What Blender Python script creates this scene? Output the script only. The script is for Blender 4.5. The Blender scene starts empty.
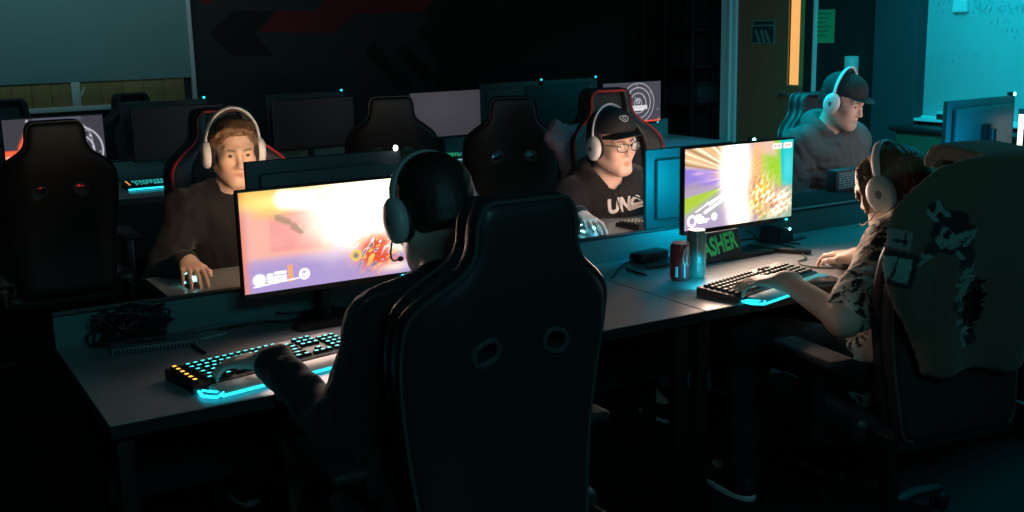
import bpy, bmesh, math, random
import numpy as np
from mathutils import Vector, Matrix
from mathutils.bvhtree import BVHTree
random.seed(7)
rng = np.random.default_rng(5)
PI = math.pi
sc = bpy.context.scene
COL = sc.collection

# ------------------------------------------------------------------ camera
F = 1098.0
v1 = np.array([2411 - 512, -19 - 256, F]); v2 = np.array([-154 - 512, 40 - 256, F])
X = v1 / np.linalg.norm(v1)
Y = v2 / np.linalg.norm(v2); Y = Y - X * (X @ Y); Y /= np.linalg.norm(Y)
Z = np.cross(X, Y)
R = np.stack([X, Y, Z])                      # rows: world axes seen from the camera
EYE = 1.5485
cd = bpy.data.cameras.new('camera'); cam = bpy.data.objects.new('camera', cd); COL.objects.link(cam)
rt, up, bk = R[:, 0], -R[:, 1], -R[:, 2]
cam.matrix_world = Matrix(((rt[0], up[0], bk[0], 0), (rt[1], up[1], bk[1], 0), (rt[2], up[2], bk[2], EYE), (0, 0, 0, 1)))
cd.sensor_width = 36; cd.lens = F / 1024 * 36; cd.clip_start = 0.05
sc.camera = cam

def ray(px, py):
    return R @ np.array([(px - 512) / F, (py - 256) / F, 1.0])
def at_z(px, py, z):
    q = ray(px, py); return np.array([0, 0, EYE]) + q * (z - EYE) / q[2]
def at_y(px, py, y):
    q = ray(px, py); return np.array([0, 0, EYE]) + q * y / q[1]
def at_x(px, py, x):
    q = ray(px, py); return np.array([0, 0, EYE]) + q * x / q[0]

# ------------------------------------------------------------------ materials
MATS = {}
def mat(name, col=(.5, .5, .5), rough=.6, metal=0, emit=None, es=0, noise=0, nscale=40, bump=0, bscale=200, spec=.5, attr=None, alpha=1, sheen=0, sss=0, coat=0):
    if name in MATS: return MATS[name]
    m = bpy.data.materials.new(name); m.use_nodes = True
    nt = m.node_tree; b = nt.nodes['Principled BSDF']
    b.inputs['Base Color'].default_value = (*col, 1); b.inputs['Roughness'].default_value = rough
    b.inputs['Metallic'].default_value = metal; b.inputs['Specular IOR Level'].default_value = spec
    b.inputs['Alpha'].default_value = alpha
    b.inputs['Sheen Weight'].default_value = sheen
    b.inputs['Coat Weight'].default_value = coat
    if sss:
        b.inputs['Subsurface Weight'].default_value = sss; b.inputs['Subsurface Radius'].default_value = (.012, .004, .002); b.inputs['Subsurface Scale'].default_value = 1
    if emit: b.inputs['Emission Color'].default_value = (*emit, 1); b.inputs['Emission Strength'].default_value = es
    src = None
    if attr:
        a = nt.nodes.new('ShaderNodeAttribute'); a.attribute_name = attr; src = a.outputs['Color']
    if noise or bump:
        tc = nt.nodes.new('ShaderNodeTexCoord')
    if noise:
        n = nt.nodes.new('ShaderNodeTexNoise'); n.inputs['Scale'].default_value = nscale; n.inputs['Detail'].default_value = 4
        nt.links.new(tc.outputs['Object'], n.inputs['Vector'])
        mr = nt.nodes.new('ShaderNodeMapRange'); mr.inputs['To Min'].default_value = 1 - noise; mr.inputs['To Max'].default_value = 1 + noise
        nt.links.new(n.outputs['Fac'], mr.inputs['Value'])
        mx = nt.nodes.new('ShaderNodeVectorMath'); mx.operation = 'SCALE'
        if src: nt.links.new(src, mx.inputs[0])
        else: mx.inputs[0].default_value = col
        nt.links.new(mr.outputs['Result'], mx.inputs['Scale']); src = mx.outputs['Vector']
    if src: nt.links.new(src, b.inputs['Base Color'])
    if bump:
        n2 = nt.nodes.new('ShaderNodeTexNoise'); n2.inputs['Scale'].default_value = bscale; n2.inputs['Detail'].default_value = 3
        nt.links.new(tc.outputs['Object'], n2.inputs['Vector'])
        bp = nt.nodes.new('ShaderNodeBump'); bp.inputs['Strength'].default_value = bump; bp.inputs['Distance'].default_value = .004
        nt.links.new(n2.outputs['Fac'], bp.inputs['Height']); nt.links.new(bp.outputs['Normal'], b.inputs['Normal'])
    MATS[name] = m; return m

def screen_mat(name, strength):
    if name in MATS: return MATS[name]
    m = bpy.data.materials.new(name); m.use_nodes = True; nt = m.node_tree; b = nt.nodes['Principled BSDF']
    b.inputs['Base Color'].default_value = (.006, .006, .007, 1); b.inputs['Roughness'].default_value = .45; b.inputs['Specular IOR Level'].default_value = .2
    a = nt.nodes.new('ShaderNodeAttribute'); a.attribute_name = 'Col'
    nt.links.new(a.outputs['Color'], b.inputs['Emission Color']); b.inputs['Emission Strength'].default_value = strength
    MATS[name] = m; return m

def lit(name, col, s): return mat(name, (.02, .02, .02), .5, emit=col, es=s)

# ------------------------------------------------------------------ linking helpers
def link(name, me, parent=None, mats=None, smooth=None):
    o = bpy.data.objects.new(name, me); COL.objects.link(o)
    if parent: o.parent = parent
    if mats is not None:
        for m in (mats if isinstance(mats, (list, tuple)) else [mats]): me.materials.append(m)
    return o
def tag(o, label=None, cat=None, group=None, kind=None):
    if label: o['label'] = label
    if cat: o['category'] = cat
    if group: o['group'] = group
    if kind: o['kind'] = kind
    return o
def thing(name, label, cat, loc=(0, 0, 0), rotz=0, group=None, mat4=None):
    o = bpy.data.objects.new(name, None); COL.objects.link(o); o.empty_display_size = .1
    o.location = loc; o.rotation_euler = (0, 0, rotz)
    if mat4 is not None: o.matrix_world = mat4
    return tag(o, label, cat, group)
def copy_tree(root, loc, rotz, label, group=None):
    r = root.copy(); COL.objects.link(r); r.location = loc; r.rotation_euler = (0, 0, rotz); r['label'] = label
    if group: r['group'] = group
    for ch in list(root.children):
        c = ch.copy(); COL.objects.link(c); c.parent = r
        for g in list(ch.children):
            d = g.copy(); COL.objects.link(d); d.parent = c
    return r
def kids(o, name): return [c for c in o.children if c.name.split('.')[0] == name]
def swap_mat(o, m):
    o.data = o.data.copy(); o.data.materials.clear(); o.data.materials.append(m)

# ------------------------------------------------------------------ mesh builder
class MB:
    def __init__(s): s.bm = bmesh.new(); s.mi = 0
    def _new(s, verts, M):
        for v in verts: v.co = M @ v.co
    def box(s, lo, hi, bev=.003, M=None, seg=2):
        b = bmesh.new(); bmesh.ops.create_cube(b, size=1)
        lo = Vector(lo); hi = Vector(hi); c = (lo + hi) / 2; d = hi - lo
        for v in b.verts: v.co = Vector((v.co.x * d.x, v.co.y * d.y, v.co.z * d.z)) + c
        if bev: bmesh.ops.bevel(b, geom=b.edges[:], offset=min(bev, min(abs(x) for x in d) * .45), segments=seg, affect='EDGES', profile=.5)
        s.merge(b, M); return s
    def merge(s, b, M=None):
        if M is not None: bmesh.ops.transform(b, matrix=M, verts=b.verts[:])
        me = bpy.data.meshes.new('tmp'); b.to_mesh(me); b.free()
        n = len(s.bm.faces); s.bm.from_mesh(me); bpy.data.meshes.remove(me)
        s.bm.faces.ensure_lookup_table()
        for f in s.bm.faces[n:]: f.material_index = s.mi
    def lathe(s, prof, n=24, M=None):
        b = bmesh.new(); rings = []
        for r, z in prof:
            rings.append([b.verts.new((r * math.cos(2 * PI * i / n), r * math.sin(2 * PI * i / n), z)) for i in range(n)] if r > 1e-6 else [b.verts.new((0, 0, z))])
        for A, B in zip(rings, rings[1:]):
            for i in range(n):
                j = (i + 1) % n
                if len(A) == 1 and len(B) == 1: continue
                if len(A) == 1: b.faces.new((A[0], B[j], B[i]))
                elif len(B) == 1: b.faces.new((A[i], A[j], B[0]))
                else: b.faces.new((A[i], A[j], B[j], B[i]))
        for rr, rev in ((rings[0], True), (rings[-1], False)):
            if len(rr) > 1: b.faces.new(rr[::-1] if rev else rr)
        bmesh.ops.recalc_face_normals(b, faces=b.faces[:]); s.merge(b, M); return s
    def tube(s, pts, r, n=8, closed=False, M=None, flat=None):
        pts = [Vector(p) for p in pts]; rs = r if isinstance(r, list) else [r] * len(pts)
        b = bmesh.new(); rings = []; prev = None; N = len(pts)
        for i, p in enumerate(pts):
            if closed: t = (pts[(i + 1) % N] - pts[i - 1])
            else: t = pts[min(i + 1, N - 1)] - pts[max(i - 1, 0)]
            t.normalize()
            if prev is None:
                u = Vector(flat) if flat else (Vector((0, 0, 1)) if abs(t.z) < .9 else Vector((1, 0, 0)))
            else: u = prev
            u = (u - t * u.dot(t)).normalized(); w = t.cross(u); prev = u
            rr = rs[i]; ra, rb = (rr if isinstance(rr, tuple) else (rr, rr))
            rings.append([b.verts.new(p + u * (math.cos(2 * PI * k / n) * ra) + w * (math.sin(2 * PI * k / n) * rb)) for k in range(n)])
        pairs = list(zip(rings, rings[1:])) + ([(rings[-1], rings[0])] if closed else [])
        for A, B in pairs:
            for k in range(n): b.faces.new((A[k], A[(k + 1) % n], B[(k + 1) % n], B[k]))
        if not closed: b.faces.new(rings[0][::-1]); b.faces.new(rings[-1])
        bmesh.ops.recalc_face_normals(b, faces=b.faces[:]); s.merge(b, M); return s
    def prism(s, poly, d0, d1, axis='z', bev=0, M=None):
        b = bmesh.new()
        def P(u, v, w): return {'z': (u, v, w), 'y': (u, w, v), 'x': (w, u, v)}[axis]
        A = [b.verts.new(P(u, v, d0)) for u, v in poly]; B = [b.verts.new(P(u, v, d1)) for u, v in poly]
        n = len(poly)
        b.faces.new(A); b.faces.new(B[::-1])
        for i in range(n): b.faces.new((A[i], B[i], B[(i + 1) % n], A[(i + 1) % n]))
        bmesh.ops.recalc_face_normals(b, faces=b.faces[:])
        if bev: bmesh.ops.bevel(b, geom=b.edges[:], offset=bev, segments=2, affect='EDGES')
        s.merge(b, M); return s
    def sphere(s, c, r, n=16, M=None):
        b = bmesh.new(); bmesh.ops.create_uvsphere(b, u_segments=n, v_segments=n // 2 + 2, radius=1)
        rr = r if isinstance(r, (tuple, list)) else (r, r, r)
        for v in b.verts: v.co = Vector((v.co.x * rr[0] + c[0], v.co.y * rr[1] + c[1], v.co.z * rr[2] + c[2]))
        s.merge(b, M); return s
    def mesh(s, name, smooth=40):
        me = bpy.data.meshes.new(name)
        for f in s.bm.faces: f.smooth = bool(smooth)
        if smooth:
            for e in s.bm.edges:
                if len(e.link_faces) == 2 and e.calc_face_angle(0) > math.radians(smooth): e.smooth = False
        s.bm.to_mesh(me); s.bm.free(); return me
    def build(s, name, m, parent=None, smooth=40): return link(name, s.mesh(name, smooth), parent, m)

def spline(pts, n=8, closed=False):
    P = [np.array(p, float) for p in pts]; out = []; N = len(P)
    for i in range(N if closed else N - 1):
        g = (lambda k: P[k % N]) if closed else (lambda k: P[min(max(k, 0), N - 1)])
        a, b, c, d = g(i - 1), g(i), g(i + 1), g(i + 2)
        for k in range(n):
            t = k / n
            out.append(.5 * (2 * b + (c - a) * t + (2 * a - 5 * b + 4 * c - d) * t * t + (3 * b - a - 3 * c + d) * t ** 3))
    if not closed: out.append(P[-1])
    return out

# ------------------------------------------------------------------ signed distance modelling (smoothly blended organic shapes)
class SDF:
    def __init__(s, lo, hi, vox):
        s.lo = np.array(lo, float); s.v = vox; s.n = np.ceil((np.array(hi) - s.lo) / vox).astype(int) + 1
        s.a = np.full(s.n, .5, np.float32)
    def _win(s, lo, hi, pad):
        i0 = np.clip(np.floor((np.array(lo) - pad - s.lo) / s.v).astype(int), 0, s.n); i1 = np.clip(np.ceil((np.array(hi) + pad - s.lo) / s.v).astype(int) + 1, 0, s.n)
        sl = tuple(slice(a, b) for a, b in zip(i0, i1))
        ax = [(s.lo[k] + s.v * np.arange(i0[k], i1[k])).astype(np.float32) for k in range(3)]
        return sl, ax[0][:, None, None], ax[1][None, :, None], ax[2][None, None, :]
    def put(s, lo, hi, fn, k=0.0, sub=False):
        sl, x, y, z = s._win(lo, hi, k + 3 * s.v)
        cur = s.a[sl]
        if cur.size == 0: return s
        d = fn(x, y, z).astype(np.float32)
        if sub: cur, d = -cur, d
        m = np.minimum(cur, d)
        if k > 0:
            h = np.maximum(k - np.abs(cur - d), 0) / k; m = m - h * h * k * .25
        s.a[sl] = -m if sub else m
        return s
    def cap(s, a, b, ra, rb, k=.02, sub=False):
        a = np.array(a, float); b = np.array(b, float); d = b - a; L = max(d @ d, 1e-9); r = max(ra, rb)
        def fn(x, y, z):
            t = np.clip(((x - a[0]) * d[0] + (y - a[1]) * d[1] + (z - a[2]) * d[2]) / L, 0, 1)
            return np.sqrt((x - a[0] - t * d[0]) ** 2 + (y - a[1] - t * d[1]) ** 2 + (z - a[2] - t * d[2]) ** 2) - (ra + (rb - ra) * t)
        return s.put(np.minimum(a, b) - r, np.maximum(a, b) + r, fn, k, sub)
    def ell(s, c, r, M=None, k=.02, sub=False):
        c = np.array(c, float); r = np.array(r, float); M = np.eye(3) if M is None else M; R_ = r.max()
        def fn(x, y, z):
            X_, Y_, Z_ = x - c[0], y - c[1], z - c[2]
            q = [(M[0, i] * X_ + M[1, i] * Y_ + M[2, i] * Z_) / r[i] for i in range(3)]
            k0 = np.sqrt(q[0] ** 2 + q[1] ** 2 + q[2] ** 2); k1 = np.sqrt((q[0] / r[0]) ** 2 + (q[1] / r[1]) ** 2 + (q[2] / r[2]) ** 2)
            return k0 * (k0 - 1) / np.maximum(k1, 1e-6)
        return s.put(c - R_, c + R_, fn, k, sub)
    def box(s, c, h, M=None, rnd=.01, k=.0, sub=False):
        c = np.array(c, float); h = np.array(h, float); M = np.eye(3) if M is None else M; R_ = np.linalg.norm(h)
        def fn(x, y, z):
            X_, Y_, Z_ = x - c[0], y - c[1], z - c[2]
            q = [np.abs(M[0, i] * X_ + M[1, i] * Y_ + M[2, i] * Z_) - (h[i] - rnd) for i in range(3)]
            return np.sqrt(sum(np.maximum(t, 0) ** 2 for t in q)) + np.minimum(np.maximum(np.maximum(q[0], q[1]), q[2]), 0) - rnd
        return s.put(c - R_, c + R_, fn, k, sub)
    def plane(s, p, n, k=.004):                      # removes everything on the n side
        p = np.array(p, float); n = np.array(n, float); n /= np.linalg.norm(n)
        x = (s.lo[0] + s.v * np.arange(s.n[0]))[:, None, None]; y = (s.lo[1] + s.v * np.arange(s.n[1]))[None, :, None]; z = (s.lo[2] + s.v * np.arange(s.n[2]))[None, None, :]
        s.a = np.maximum(s.a, ((x - p[0]) * n[0] + (y - p[1]) * n[1] + (z - p[2]) * n[2]).astype(np.float32)); return s
    def wrinkle(s, amp, freq, seed=1, oct=5):
        r = np.random.default_rng(seed)
        m = np.abs(s.a) < .05
        idx = np.nonzero(m); P = s.lo + np.stack(idx, 1) * s.v
        w = np.zeros(len(P))
        for i in range(oct):
            d = r.normal(size=3); d /= np.linalg.norm(d); f = freq * r.uniform(.6, 1.7)
            q = P @ (d * f) + r.uniform(0, 6) + 1.3 * np.sin(P @ (r.normal(size=3) * freq * .5))
            w += 1 - 1.7 * np.abs(np.sin(q))
        s.a[idx] += (amp * w / math.sqrt(oct)).astype(np.float32); return s
    def surf(s):
        a = s.a; ins = a < 0; nx, ny, nz = a.shape
        c = np.zeros((nx - 1, ny - 1, nz - 1), np.int8)
        for i in (0, 1):
            for j in (0, 1):
                for k in (0, 1): c += ins[i:nx - 1 + i, j:ny - 1 + j, k:nz - 1 + k]
        cells = np.stack(np.nonzero((c > 0) & (c < 8)), 1)
        idx = np.full((nx - 1, ny - 1, nz - 1), -1, np.int32); idx[tuple(cells.T)] = np.arange(len(cells))
        corner = {(i, j, k): a[cells[:, 0] + i, cells[:, 1] + j, cells[:, 2] + k] for i in (0, 1) for j in (0, 1) for k in (0, 1)}
        acc = np.zeros((len(cells), 3)); cnt = np.zeros(len(cells))
        for p, fa in corner.items():
            for ax in range(3):
                if p[ax]: continue
                q = list(p); q[ax] = 1; fb = corner[tuple(q)]
                cr = (fa < 0) != (fb < 0); t = np.where(cr, fa / np.where(cr, fa - fb, 1), 0)
                pos = np.tile(np.array(p, float), (len(cells), 1)); pos[:, ax] += t
                acc += pos * cr[:, None]; cnt += cr
        V = s.lo + (cells + acc / cnt[:, None]) * s.v
        faces = []
        for ax in range(3):
            o1, o2 = [(1, 2), (2, 0), (0, 1)][ax]
            sl0 = [slice(None)] * 3; sl1 = [slice(None)] * 3; sl0[ax] = slice(0, -1); sl1[ax] = slice(1, None)
            A, B = ins[tuple(sl0)], ins[tuple(sl1)]
            e = np.stack(np.nonzero(A != B), 1); st = A[tuple(e.T)]
            ok = (e[:, o1] > 0) & (e[:, o2] > 0) & (e[:, o1] < a.shape[o1] - 1) & (e[:, o2] < a.shape[o2] - 1)
            e = e[ok]; st = st[ok]
            def g(d1, d2):
                q = e.copy(); q[:, o1] -= d1; q[:, o2] -= d2; return idx[tuple(q.T)]
            quad = np.stack([g(1, 1), g(0, 1), g(0, 0), g(1, 0)], 1)
            quad[~st] = quad[~st][:, ::-1]; faces.append(quad)
        return V, np.concatenate(faces)

def relax(V, Fc, it=1, w=.5):
    for _ in range(it):
        acc = np.zeros_like(V); cnt = np.zeros(len(V))
        for i in range(4):
            for j in ((i + 1) % 4, (i - 1) % 4):
                np.add.at(acc, Fc[:, i], V[Fc[:, j]]); np.add.at(cnt, Fc[:, i], 1)
        V = V * (1 - w) + w * acc / np.maximum(cnt, 1)[:, None]
    return V
def np_mesh(name, V, Fc, col=None, smooth=True):
    me = bpy.data.meshes.new(name); n = len(Fc); k = Fc.shape[1]
    me.vertices.add(len(V)); me.vertices.foreach_set('co', np.asarray(V, np.float32).ravel())
    me.loops.add(n * k); me.loops.foreach_set('vertex_index', np.asarray(Fc, np.int32).ravel())
    me.polygons.add(n); me.polygons.foreach_set('loop_start', np.arange(0, n * k, k, dtype=np.int32)); me.polygons.foreach_set('loop_total', np.full(n, k, np.int32))
    me.update(calc_edges=True)
    me.polygons.foreach_set('use_smooth', np.full(n, smooth, bool))
    if col is not None:
        at = me.attributes.new('Col', 'FLOAT_COLOR', 'POINT'); c4 = np.ones((len(V), 4), np.float32); c4[:, :3] = col; at.data.foreach_set('color', c4.ravel())
    me.validate(); return me
def sdf_obj(name, S, m, parent=None, origin=(0, 0, 0), col=None, it=1):
    V, Fc = S.surf(); V = relax(V, Fc, it)
    c = col(V) if col else None
    return link(name, np_mesh(name, V - np.array(origin), Fc, c), parent, m), V, Fc

def text_mesh(body, size, extrude=0, bold=0):
    cu = bpy.data.curves.new('txt', 'FONT'); cu.body = body; cu.size = size; cu.extrude = extrude; cu.align_x = 'CENTER'; cu.align_y = 'CENTER'; cu.resolution_u = 3; cu.offset = bold
    o = bpy.data.objects.new('txt', cu); COL.objects.link(o)
    me = bpy.data.meshes.new_from_object(o.evaluated_get(bpy.context.evaluated_depsgraph_get()))
    bpy.data.objects.remove(o); bpy.data.curves.remove(cu); return me
def project(me, Vt, Ft, c, u, w, n, off=.0025):
    """Lay a flat mesh (x,y) onto a surface: c centre, u/w axes, n direction the ray travels against."""
    bv = BVHTree.FromPolygons([tuple(v) for v in Vt], [tuple(int(i) for i in f) for f in Ft])
    c, u, w, n = (Vector(t) for t in (c, u, w, n))
    for v in me.vertices:
        p = c + u * v.co.x + w * v.co.y + n * .3
        h = bv.ray_cast(p, -n)
        v.co = (h[0] + n * off) if h[0] else p - n * .3
    return me

# ------------------------------------------------------------------ palette
M_floor = mat('floor carpet', (.008, .0085, .009), .9, noise=.35, nscale=60, bump=.4, bscale=300)
M_wall = mat('dark paint', (.030, .033, .037), .8, noise=.12, nscale=6, bump=.05, bscale=90)
M_wallblk = mat('black paint', (.010, .010, .011), .85)
M_red = mat('dark red paint', (.16, .012, .018), .8)
M_ceil = mat('ceiling tile', (.05, .05, .05), .95)
M_teal = mat('painted steel trim', (.75, .78, .78), .5)
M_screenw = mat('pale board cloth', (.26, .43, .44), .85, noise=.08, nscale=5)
M_wood = mat('olive wood panel', (.42, .26, .10), .6, noise=.25, nscale=25)
M_white = mat('whiteboard enamel', (.46, .50, .52), .35, noise=.06, nscale=3)
M_desk = mat('grey laminate', (.27, .27, .275), .30, noise=.06, nscale=180, bump=.03, bscale=400)
M_edge = mat('desk edge band', (.02, .02, .022), .5)
M_steel = mat('black steel', (.02, .02, .022), .45, metal=.4)
M_blk = mat('black plastic', (.015, .015, .017), .4)
M_blkm = mat('matt black plastic', (.018, .018, .02), .65)
M_grey = mat('grey plastic', (.16, .165, .17), .45)
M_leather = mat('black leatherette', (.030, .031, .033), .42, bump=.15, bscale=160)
M_mesh = mat('charcoal fabric', (.035, .037, .04), .8, noise=.2, nscale=90)
M_redtrim = mat('red piping', (.55, .03, .03), .5)
M_graytrim = mat('grey piping', (.075, .075, .078), .4)
M_whitep = mat('white plastic', (.72, .72, .72), .38)
M_silver = mat('brushed aluminium', (.6, .61, .62), .35, metal=.9)
M_pad = mat('mouse pad cloth', (.42, .42, .43), .9)
M_padb = mat('black mouse pad cloth', (.012, .012, .013), .95, spec=.05)
M_wrist = mat('wrist rest pad', (.70, .66, .64), .35)
M_cable = mat('cable rubber', (.012, .012, .013), .5)
M_cableg = mat('pale cable', (.22, .26, .26), .5)
M_cyan = lit('cyan led', (.02, .75, 1.0), 2.2)
M_cyanstrong = lit('cyan led strip', (.02, .70, 1.0), 7)
M_cyanhot = lit('cyan led spot', (.25, .95, 1.0), 6)
M_keycy = lit('cyan key legend', (.06, .85, .80), 1.5)
M_keyor = lit('orange key legend', (1.0, .42, .06), 2.0)
M_whiteled = lit('white led', (1, .97, .9), 9)
M_kred = lit('red key glow', (1, .05, .05), 1.5)
M_kgreen = lit('green key glow', (.05, .9, .4), 1.2)
M_kblue = lit('blue key glow', (.1, .2, 1), 1.4)

# ------------------------------------------------------------------ the setting
XW, YW, ZC = 6.0, 7.9, 2.75
def struct(name, mb, m, smooth=0): return tag(mb.build(name, m, None, smooth), kind='structure')
struct('floor', MB().box((-2.7, -1.7, -.1), (XW + .1, YW + .1, 0), 0), M_floor)
struct('ceiling', MB().box((-2.7, -1.7, ZC), (XW + .1, YW + .1, ZC + .1), 0), M_ceil)
struct('wall_back', MB().box((-2.7, YW, 0), (XW + .1, YW + .1, ZC), 0), M_wall)
struct('wall_right', MB().box((XW, -1.7, 0), (XW + .1, YW, ZC), 0), M_wallblk)
struct('wall_left', MB().box((-2.7, -1.7, 0), (-2.6, YW, ZC), 0), M_wall)
struct('wall_front', MB().box((-2.6, -1.7, 0), (XW, -1.6, ZC), 0), M_wall)
struct('baseboard_back', MB().box((-2.6, YW - .015, 0), (XW, YW, .1), .003), M_blkm)

# painted shapes on the back wall
def wallpoly(mb, pts, mi, d):
    mb.mi = mi; P = [at_y(x, y, YW - .005) for x, y in pts]; mb.prism([(p[0], p[2]) for p in P], YW - d, YW + .002, 'y')
mu = MB()
wallpoly(mu, [(209, 33), (233, 11), (275, 11), (254, 33), (275, 56), (233, 56)], 0, .004)
wallpoly(mu, [(258, 32), (276, 11), (316, 11), (330, -4), (436, -4), (424, 12), (354, 14), (334, 33)], 1, .005)
wallpoly(mu, [(365, 53), (374, 42), (413, 82), (401, 93)], 0, .004)
wallpoly(mu, [(396, 53), (405, 42), (436, 74), (430, 88)], 0, .004)
wallpoly(mu, [(418, 33), (431, 20), (421, 12), (436, -4), (640, -4), (640, 150), (440, 150), (436, 60)], 0, .0035)
wallpoly(mu, [(197, 0), (206, -6), (216, 0), (206, 6)], 1, .004)
o = struct('wall_mural', mu, M_wallblk); o.data.materials.append(M_red)

# big pale board with a strip of wood panelling under it
bx0, bx1 = -.45, float(at_y(189, 60, YW)[0])
zb = float(at_y(100, 81, YW)[2]); zr0 = float(at_y(60, 112, YW)[2]); zr1 = float(at_y(60, 107, YW)[2])
bt = thing('wall_board', 'large pale board on the back wall above a strip of wood panelling', 'board', (bx0, YW, zr0))
def rel(mb, root, name, m, smooth=40):
    o = mb.build(name, m, root, smooth); o.data.transform(Matrix.Translation(-root.location)); return o
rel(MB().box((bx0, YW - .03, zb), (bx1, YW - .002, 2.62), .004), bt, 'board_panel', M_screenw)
px0 = float(at_y(71, 95, YW)[0]); px1 = float(at_y(80, 95, YW)[0])
wp = MB()
for a, b in ((bx0, px0), (px1, bx1 - .05)):
    n = max(2, int((b - a) / .12))
    for i in range(n): wp.box((a + (b - a) * i / n, YW - .018, zr1), (a + (b - a) * (i + 1) / n - .002, YW - .002, zb), .002)
rel(wp, bt, 'wood_strip', M_wood)
rel(MB().box((px0, YW - .035, zr0), (px1, YW - .002, zb), .004), bt, 'post', M_teal)
rel(MB().box((bx0, YW - .04, zr0), (bx1 + .03, YW - .002, zr1), .004), bt, 'bottom_rail', M_teal)
rel(MB().box((bx1, YW - .04, zr0), (bx1 + .03, YW - .002, 2.62), .004), bt, 'side_trim', M_teal)
p = at_y(81, 91.5, YW - .022)
sp = MB().prism([(-.025, -.03), (.005, -.035), (.03, .02), (.025, .035), (.0, .0), (-.02, -.005)], -.003, 0, 'y', .0005)
o = sp.build('paper_scrap', mat('paper', (.8, .78, .7), .9), None, 0); o.location = (p[0], YW - .019, p[2])
tag(o, 'small white torn paper scrap stuck on the wood strip', 'paper')

# ---- right wall: shelving, door with lit vision strip, notices, pilaster, whiteboard, counter
yA = float(at_x(742, 60, XW)[1]); yB = float(at_x(805, 60, XW)[1]); yC = float(at_x(727, 60, XW)[1])
M_door = mat('olive brown door', (.40, .12, .065), .55, noise=.15, nscale=8)
dr = thing('door_1', None, None, (XW, (yA + yB) / 2, 0)); dr['kind'] = 'structure'
l0 = float(at_x(800, 40, XW - .05)[1]); l1 = float(at_x(789, 40, XW - .05)[1]); lz = float(at_x(794, 85, XW - .05)[2])
dm = MB(); dm.box((XW - .05, yB, 0), (XW - .004, l0, 2.1), .002); dm.box((XW - .05, l1, 0), (XW - .004, yA, 2.1), .002)
dm.box((XW - .05, l0, 0), (XW - .004, l1, lz), .002); dm.box((XW - .05, l0, 2.0), (XW - .004, l1, 2.1), .002)
rel(dm, dr, 'door_panel', M_door, 0)
rel(MB().box((XW - .035, l0, lz), (XW - .015, l1, 2.0), .001), dr, 'lit_vision_pane', lit('corridor light through glass', (1.0, .47, .13), 1.0), 0)
fr = MB()
for a, b in ((l0 - .012, l0), (l1, l1 + .012)): fr.box((XW - .055, a, lz - .012), (XW - .01, b, 2.012), .002)
fr.box((XW - .055, l0, lz - .012), (XW - .01, l1, lz), .002)
rel(fr, dr, 'vision_frame', M_wood, 0)
rel(MB().lathe([(0, 0), (.012, 0), (.012, .04), (0, .04)], 12, Matrix.Translation((XW - .05, yB + .16, 1.0)) @ Matrix.Rotation(-PI / 2, 4, 'Y')).box((XW - .1, yB + .06, .99), (XW - .085, yB + .17, 1.01), .005), dr, 'door_handle', M_silver)
struct('trim_1', MB().box((XW - .07, yA, 0), (XW, yC, 2.2), .006).box((XW - .085, yA + .05, 0), (XW, yA + .08, 2.2), .004), M_teal)
struct('trim_2', MB().box((XW - .02, yB - .09, 0), (XW, yB, 2.2), .006), M_wallblk)
struct('trim_3', MB().box((XW - .025, yB - .115, 0), (XW, yB - .09, 2.2), .003), M_teal)
def wallsheet(name, x0, y0, x1, y1, d, m, label, cat, parts=()):
    a = at_x(x0, y0, XW - d); b = at_x(x1, y1, XW - d)
    mb = MB().box((XW - d - .003, min(a[1], b[1]), min(a[2], b[2])), (XW - d, max(a[1], b[1]), max(a[2], b[2])), .0008)
    o = mb.build(name, m, None, 0); c = Vector((XW - d, (a[1] + b[1]) / 2, (a[2] + b[2]) / 2)); o.data.transform(Matrix.Translation(-c)); o.location = c
    tag(o, label, cat); W = abs(a[1] - b[1]); H = abs(a[2] - b[2])
    for nm, u0, v0, u1, v1, mm in parts:          # u across (left in the photo = +y), v down
        q = MB().box((-.0055, W / 2 - u1 * W, H / 2 - v1 * H), (-.003, W / 2 - u0 * W, H / 2 - v0 * H), .0003).build(nm, mm, o, 0)
    return o
M_ink = mat('dark ink', (.03, .03, .03), .9); M_paper2 = mat('greyed paper', (.22, .22, .2), .9)
nt_ = wallsheet('notice_sheet', 752, 20, 775, 44, .05, M_paper2, 'printed notice with a dark picture taped to the brown door', 'notice',
    [('header_bar', .1, .06, .95, .2, M_ink), ('picture', .06, .27, .94, .93, M_ink)])
pic = kids(nt_, 'picture')[0]
for i, (u, tilt) in enumerate(((-.28, .5), (0.0, .45), (.24, .55))):
    MB().box((-.0015, -.012, -.05), (0, .012, .05), .0003, Matrix.Translation((-.0056, -u * .2, -.03)) @ Matrix.Rotation(-tilt, 4, 'X')).build('figure_mark', M_paper2, pic, 0)
M_green = mat('green paper', (.05, .42, .17), .85); M_gline = mat('print on green paper', (.02, .2, .08), .9)
wallsheet('green_paper', 811, 10, 834, 43, .002, M_green, 'bright green printed sheet on the dark wall right of the door', 'paper',
    [('print_line', .12, .1 + .13 * i, .88 - .1 * (i % 3), .14 + .13 * i, M_gline) for i in range(6)])
a = at_x(854, 64, XW)
o = MB().box((-.05, -.045, -.055), (0, .045, .055), .008).box((-.056, -.015, -.03), (-.05, .015, .03), .003).build('switch_box', M_whitep, None); o.location = (XW, a[1], a[2])
tag(o, 'small pale box on the wall above the capped person in grey', 'switch')
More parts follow.
